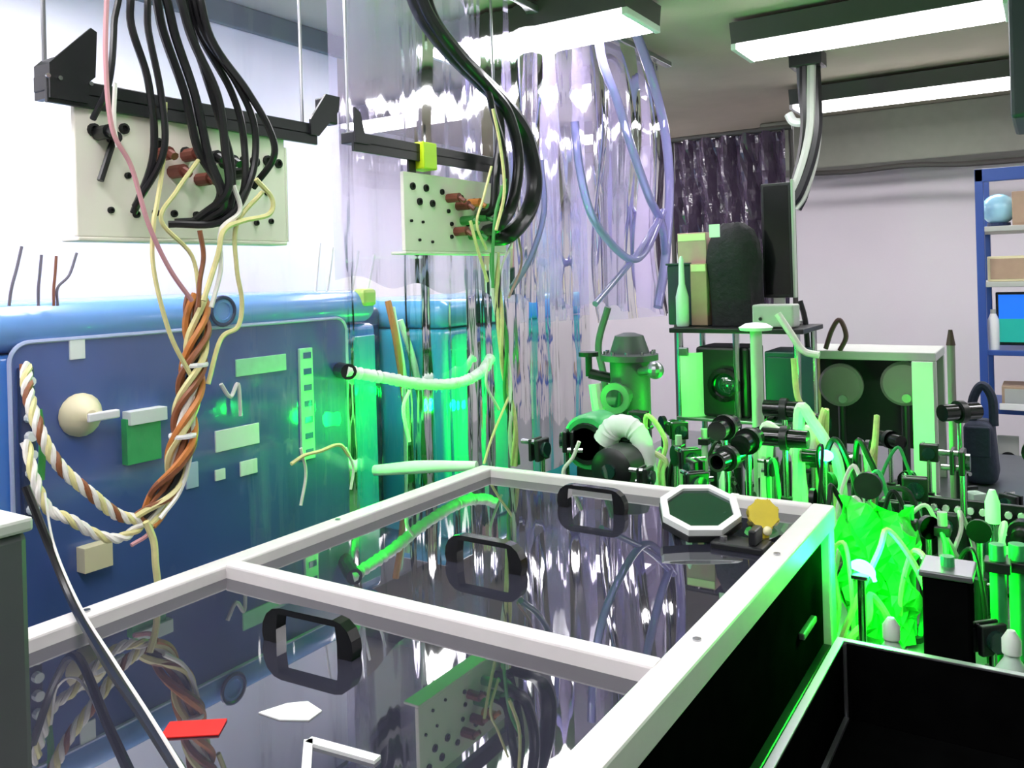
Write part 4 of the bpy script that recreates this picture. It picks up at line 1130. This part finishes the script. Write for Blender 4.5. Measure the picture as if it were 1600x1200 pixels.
random.seed(5)
LOOPS = []
CP = [(1285, 700, 2.25), (1310, 690, 2.4), (1330, 730, 2.2), (1350, 700, 2.5), (1375, 740, 2.2), (1300, 760, 2.1), (1400, 770, 2.1), (1340, 780, 2.05), (1440, 790, 2.2), (1470, 830, 2.05),
      (1500, 800, 2.3), (1520, 860, 1.95), (1430, 860, 1.9), (1570, 820, 2.1), (1250, 660, 2.7), (1060, 700, 2.6), (1120, 690, 2.7), (1030, 700, 2.7), (1210, 720, 2.4), (1400, 700, 2.7), (1320, 850, 1.9), (1390, 830, 1.88), (1360, 930, 1.86)]
for k, (px, py, yv) in enumerate(CP):
    p = PY(yv, px, py)
    r_ = random.uniform(.035, .07)
    an = random.uniform(0, 6.28)
    hgt = p.z - .85
    pts = [Vector((p.x + r_ * 1.4 * math.cos(an), yv + r_ * math.sin(an), .855)), Vector((p.x + r_ * math.cos(an), yv + r_ * .6 * math.sin(an), .85 + hgt * .6)), p,
           p + Vector((-r_ * .7 * math.cos(an + .6), -r_ * .6 * math.sin(an), -.04)), Vector((p.x - r_ * 1.2 * math.cos(an), yv - r_ * math.sin(an + .8), .85 + hgt * .35)), Vector((p.x - r_ * 1.7 * math.cos(an), yv - r_ * 1.1 * math.sin(an + .8), .856))]
    m, nm = random.choice(((M_rub, 'black'), (M_wwr, 'white'), (M_ywr, 'pale yellow'), (M_grn, 'green'), (M_rub, 'black')))
    LOOPS.append(mk('looped_cable', lambda b: tube(b, pts, random.uniform(.0045, .008), 7, 6), m, None, True))
    tag(LOOPS[-1], 'thin ' + nm + ' looping cable', 'cable', 'thin cables looping among the optics')

# perforated black board with pale pins in the right background
a, c = PY(2.55, 1440, 775), PY(2.55, 1640, 860)
t = thing('pin_board', 'black perforated board with rows of pale pins at right', 'board', ((a.x + c.x) / 2, 2.55, .85))
mk('board', lambda b: box(b, (a.x, 2.55, .87), (c.x, 2.565, a.z), .002), M_black, t)
mk('foot', lambda b: box(b, (a.x, 2.5, .85), (c.x, 2.62, .87), .003), M_black, t)
for i in range(9):
    for j in range(4):
        x, z = a.x + .03 + i * (c.x - a.x - .06) / 8, a.z - .025 - j * .045
        mk('pin', lambda b: rod(b, (x, 2.535, z), (x, 2.551, z), .009, 8), M_lblw, t)

# ================================================================== black open tray in the right foreground
BX0, BX1, BY0, BY1, BZ1 = -.335, .62, .62, 1.575, .99
t = thing('open_black_box', 'large open black box at lower right with thin pale rim', 'box', ((BX0 + BX1) / 2, (BY0 + BY1) / 2, .85))
mk('bottom', lambda b: box(b, (BX0, BY0, .851), (BX1, BY1, .858)), M_boxblk, t)
for lo, hi in (((BX0, BY0, .858), (BX0 + .012, BY1, BZ1)), ((BX1 - .012, BY0, .858), (BX1, BY1, BZ1)), ((BX0 + .012, BY1 - .012, .858), (BX1 - .012, BY1, BZ1)), ((BX0 + .012, BY0, .858), (BX1 - .012, BY0 + .012, BZ1))):
    w_ = mk('wall_panel', lambda b: box(b, lo, hi), M_boxblk, t)
    mk('rim', lambda b: box(b, (lo[0] - .001, lo[1] - .001, BZ1), (hi[0] + .001, hi[1] + .001, BZ1 + .004), .001), M_alud, w_)
mk('corner_strip', lambda b: rod(b, (BX0 + .014, BY1 - .014, .858), (BX0 + .014, BY1 - .014, BZ1), .004), M_alud, t)
mk('floor_strip', lambda b: box(b, (BX0 + .012, BY0 + .02, .858), (BX0 + .02, BY1 - .02, .864)), M_alud, t)

# near-left grey instrument
t = thing('instrument_rack', 'dark grey instrument rack with pale top at the lower left edge', 'rack', (-.95, .15, 0))
e0 = on(1, .37, 45, 830)
mk('case', lambda b: box(b, (e0.x - .45, -.15, .02), (e0.x, .37, e0.z), .006), M_grey, t)
mk('top_plate', lambda b: box(b, (e0.x - .455, -.155, e0.z), (e0.x + .003, .373, e0.z + .012), .003), M_greyl, t)
for x in (e0.x - .4, e0.x - .05):
    mk('foot', lambda b, x=x: rod(b, (x, .1, 0), (x, .1, .022), .03), M_black, t)
mk('side_vent', lambda b: [box(b, (e0.x - .001, .0 + k * .02, e0.z - .3), (e0.x + .002, .008 + k * .02, e0.z - .2)) for k in range(8)], M_black, t)

# ================================================================== blue rack at the right edge
YR = 4.55
r0 = PY(YR, 1522, 265)
rx0, rx1 = r0.x, .75
t = thing('storage_rack', 'blue painted storage rack filled with equipment at the right edge', 'rack', ((rx0 + rx1) / 2, YR + .25, 0))
for x in (rx0, rx1 - .04):
    for y in (YR, YR + .46):
        mk('upright', lambda b, x=x, y=y: box(b, (x, y, 0), (x + .035, y + .04, r0.z), .003), M_rack, t)
shz = [PY(YR, 1580, p).z for p in (352, 440, 548, 640, 775)] + [.12]
for z in shz:
    mk('shelf', lambda b, z=z: box(b, (rx0 + .005, YR + .005, z - .025), (rx1 - .005, YR + .49, z), .003), M_rack if z < 1.4 else M_greyl, t)
mk('top_beam', lambda b: box(b, (rx0, YR, r0.z - .06), (rx1, YR + .04, r0.z), .003), M_rack, t)
gc = PY(YR + .15, 1560, 318)
t = thing('glass_globe', 'pale blue glass globe on the top shelf of the blue rack', 'globe', (gc.x, YR + .15, shz[0]))
mk('globe', lambda b: ball(b, (gc.x, YR + .15, shz[0] + .085), .075, 20), M_glb, t, True)
mk('base', lambda b: rod(b, (gc.x, YR + .15, shz[0]), (gc.x, YR + .15, shz[0] + .02), .05, 18), M_blued, t)
def rackbox(px0, px1, h, k, m, lb, nm, cat, dy=.06, front=None):
    x0, x1 = PY(YR + dy, px0, 500).x, PY(YR + dy, px1, 500).x
    t = thing(nm, lb, cat, ((x0 + x1) / 2, YR + dy + .1, shz[k]))
    mk('case', lambda b: box(b, (x0, YR + dy, shz[k] + .0005), (x1, YR + dy + .22, shz[k] + h), .004), m, t)
    mk('front', lambda b: box(b, (x0 + .012, YR + dy - .003, shz[k] + .012), (x1 - .012, YR + dy + .001, shz[k] + h - .012)), front or m, t)
rackbox(1586, 1640, .16, 0, M_tan, 'tan box beside the glass globe on the blue rack', 'storage_box', 'box')
rackbox(1545, 1640, .12, 1, M_cream, 'cream box on the second shelf of the blue rack', 'storage_box', 'box', front=M_tan)
rackbox(1562, 1640, .10, 3, M_tan, 'flat tan box above the white tray on the blue rack', 'storage_box', 'box', front=M_greyl)
rackbox(1555, 1640, .03, 4, M_yel, 'flat yellow case on the lowest visible rack shelf', 'storage_box', 'box')
x0, x1 = PY(YR + .08, 1556, 480).x, .35
t = thing('computer_monitor', 'monitor with a bright blue and teal picture on the blue rack', 'monitor', ((x0 + x1) / 2, YR + .1, shz[2]))
sc = mk('case', lambda b: (box(b, (x0, YR + .06, shz[2] + .02), (x1, YR + .1, shz[1] - .05), .006), box(b, ((x0 + x1) / 2 - .08, YR + .04, shz[2]), ((x0 + x1) / 2 + .08, YR + .14, shz[2] + .02), .003)), M_blackgl, t)
zm0, zm1 = shz[2] + .035, shz[1] - .062
mk('screen', lambda b: box(b, (x0 + .012, YR + .056, zm0 + .11), (x1 - .012, YR + .06, zm1)), M_scr, sc)
mk('screen_band', lambda b: box(b, (x0 + .012, YR + .056, zm0), (x1 - .012, YR + .06, zm0 + .11)), M_scrc, sc)
lp = PY(YR + .05, 1549, 490)
t = thing('white_canister', 'small white canister left of the bright monitor on the blue rack', 'canister', (lp.x, YR + .03, shz[2]))
mk('can', lambda b: lathe(b, [(.022, 0), (.024, .05), (.024, .14), (.012, .17)], (lp.x + .008, YR + .045, shz[2]), 16), M_white, t, True)
mk('cap', lambda b: rod(b, (lp.x + .008, YR + .045, shz[2] + .168), (lp.x + .008, YR + .045, shz[2] + .19), .012), M_greyl, t)
tag(mk('white_tray', lambda b: (box(b, (PY(YR, 1562, 640).x, YR - .012, shz[3] - .002), (.5, YR - .001, shz[3] + .028), .002),), M_white), 'bright white strip on the front of a rack shelf', 'strip')
fx0, fx1 = PY(YR + .1, 1558, 690).x, PY(YR + .1, 1592, 690).x
t = thing('oval_frame', 'grey plate with a dark oval hole on the lower rack shelf', 'frame', ((fx0 + fx1) / 2, YR + .1, shz[4]))
mk('plate', lambda b: box(b, (fx0, YR + .1, shz[4] + .031), (fx1, YR + .12, shz[4] + .26), .003), M_greyl, t)
mk('oval', lambda b: lathe(b, [(.035, 0), (.035, -.004), (.01, -.0045)], ((fx0 + fx1) / 2, YR + .1, shz[4] + .15), 20, 'Y'), M_hole, t)

# navy bag with loop on the far end of the table
bg = PZ(.85, 1535, 775)
gy = 3.55
a, c = PY(gy, 1500, 655), PY(gy, 1562, 770)
t = thing('navy_bag', 'dark navy bag with an upright loop handle before the blue rack', 'bag', ((a.x + c.x) / 2, gy, .85))
def _bag(b):
    box(b, (a.x, gy - .08, .851), (c.x, gy + .10, a.z), .035, seg=4)
    for v in b.verts:
        k = (v.co.z - .85) / (a.z - .85)
        v.co.x = (a.x + c.x) / 2 + (v.co.x - (a.x + c.x) / 2) * (1.05 - .25 * k)
mk('body', _bag, M_navy, t, True)
mk('loop_handle', lambda b: tube(b, [PY(gy, 1519, 665), PY(gy, 1520, 625), PY(gy, 1534, 602), PY(gy, 1550, 622), PY(gy, 1553, 665)], .016, 9, 8), M_navy, t, True)
mk('flap', lambda b: box(b, (a.x + .02, gy - .088, a.z - .12), (c.x - .02, gy - .07, a.z - .01), .006), M_navy, t)

# ------------------------------------------------------------------ labels of the mounts: what each one stands next to
marks = [('tall green-lit post', 'tall_post'), ('black beam block', 'beam_block'), ('green fan housing', 'fan_housing'), ('white elbow duct', 'elbow_duct'), ('dark drum motor', 'drum_motor'),
         ('steel chamber', 'vacuum_chamber'), ('pin board', 'pin_board'), ('bright green sheet', 'beam_screen.001'), ('narrow green screen', 'beam_screen'), ('brown-tipped post', 'brown_post'),
         ('second glowing crystal', 'laser_crystal.001'), ('instrument bridge', 'instrument_bridge'), ('disc bridge', 'disc_bridge'), ('capped dark bottle', 'dropper_bottle'),
         ('small pale bottle', 'dropper_bottle.001'), ('edge bottle', 'dropper_bottle.003'), ('bright upright tube', 'slim_post'), ('edge upright tube', 'slim_post.003'), ('octagonal optic', 'octagonal_optic'), ('navy bag', 'navy_bag')]
ML = [(n, bpy.data.objects[o].location) for n, o in marks if o in bpy.data.objects]
seen = {}
for o in MOUNTS + LOOPS:
    p = o.location
    n, q = min(ML, key=lambda m: (m[1].xy - p.xy).length)
    d = p.xy - q.xy
    r_, f_ = d.x * math.cos(YAW) + d.y * math.sin(YAW), -d.x * math.sin(YAW) + d.y * math.cos(YAW)
    side = ('right of' if r_ > 0 else 'left of') if abs(r_) > abs(f_) else ('behind' if f_ > 0 else 'in front of')
    lab = '%s %s the %s' % (o['label'], side, n)
    seen.setdefault(lab, []).append((d.length, o))
for lab, L in seen.items():
    L.sort(key=lambda e: e[0])
    for k, (_, o) in enumerate(L):
        o['label'] = lab if len(L) == 1 else lab + [', closest', ', next out', ', third out', ', fourth out', ', fifth out', ', outermost'][min(k, 5)]
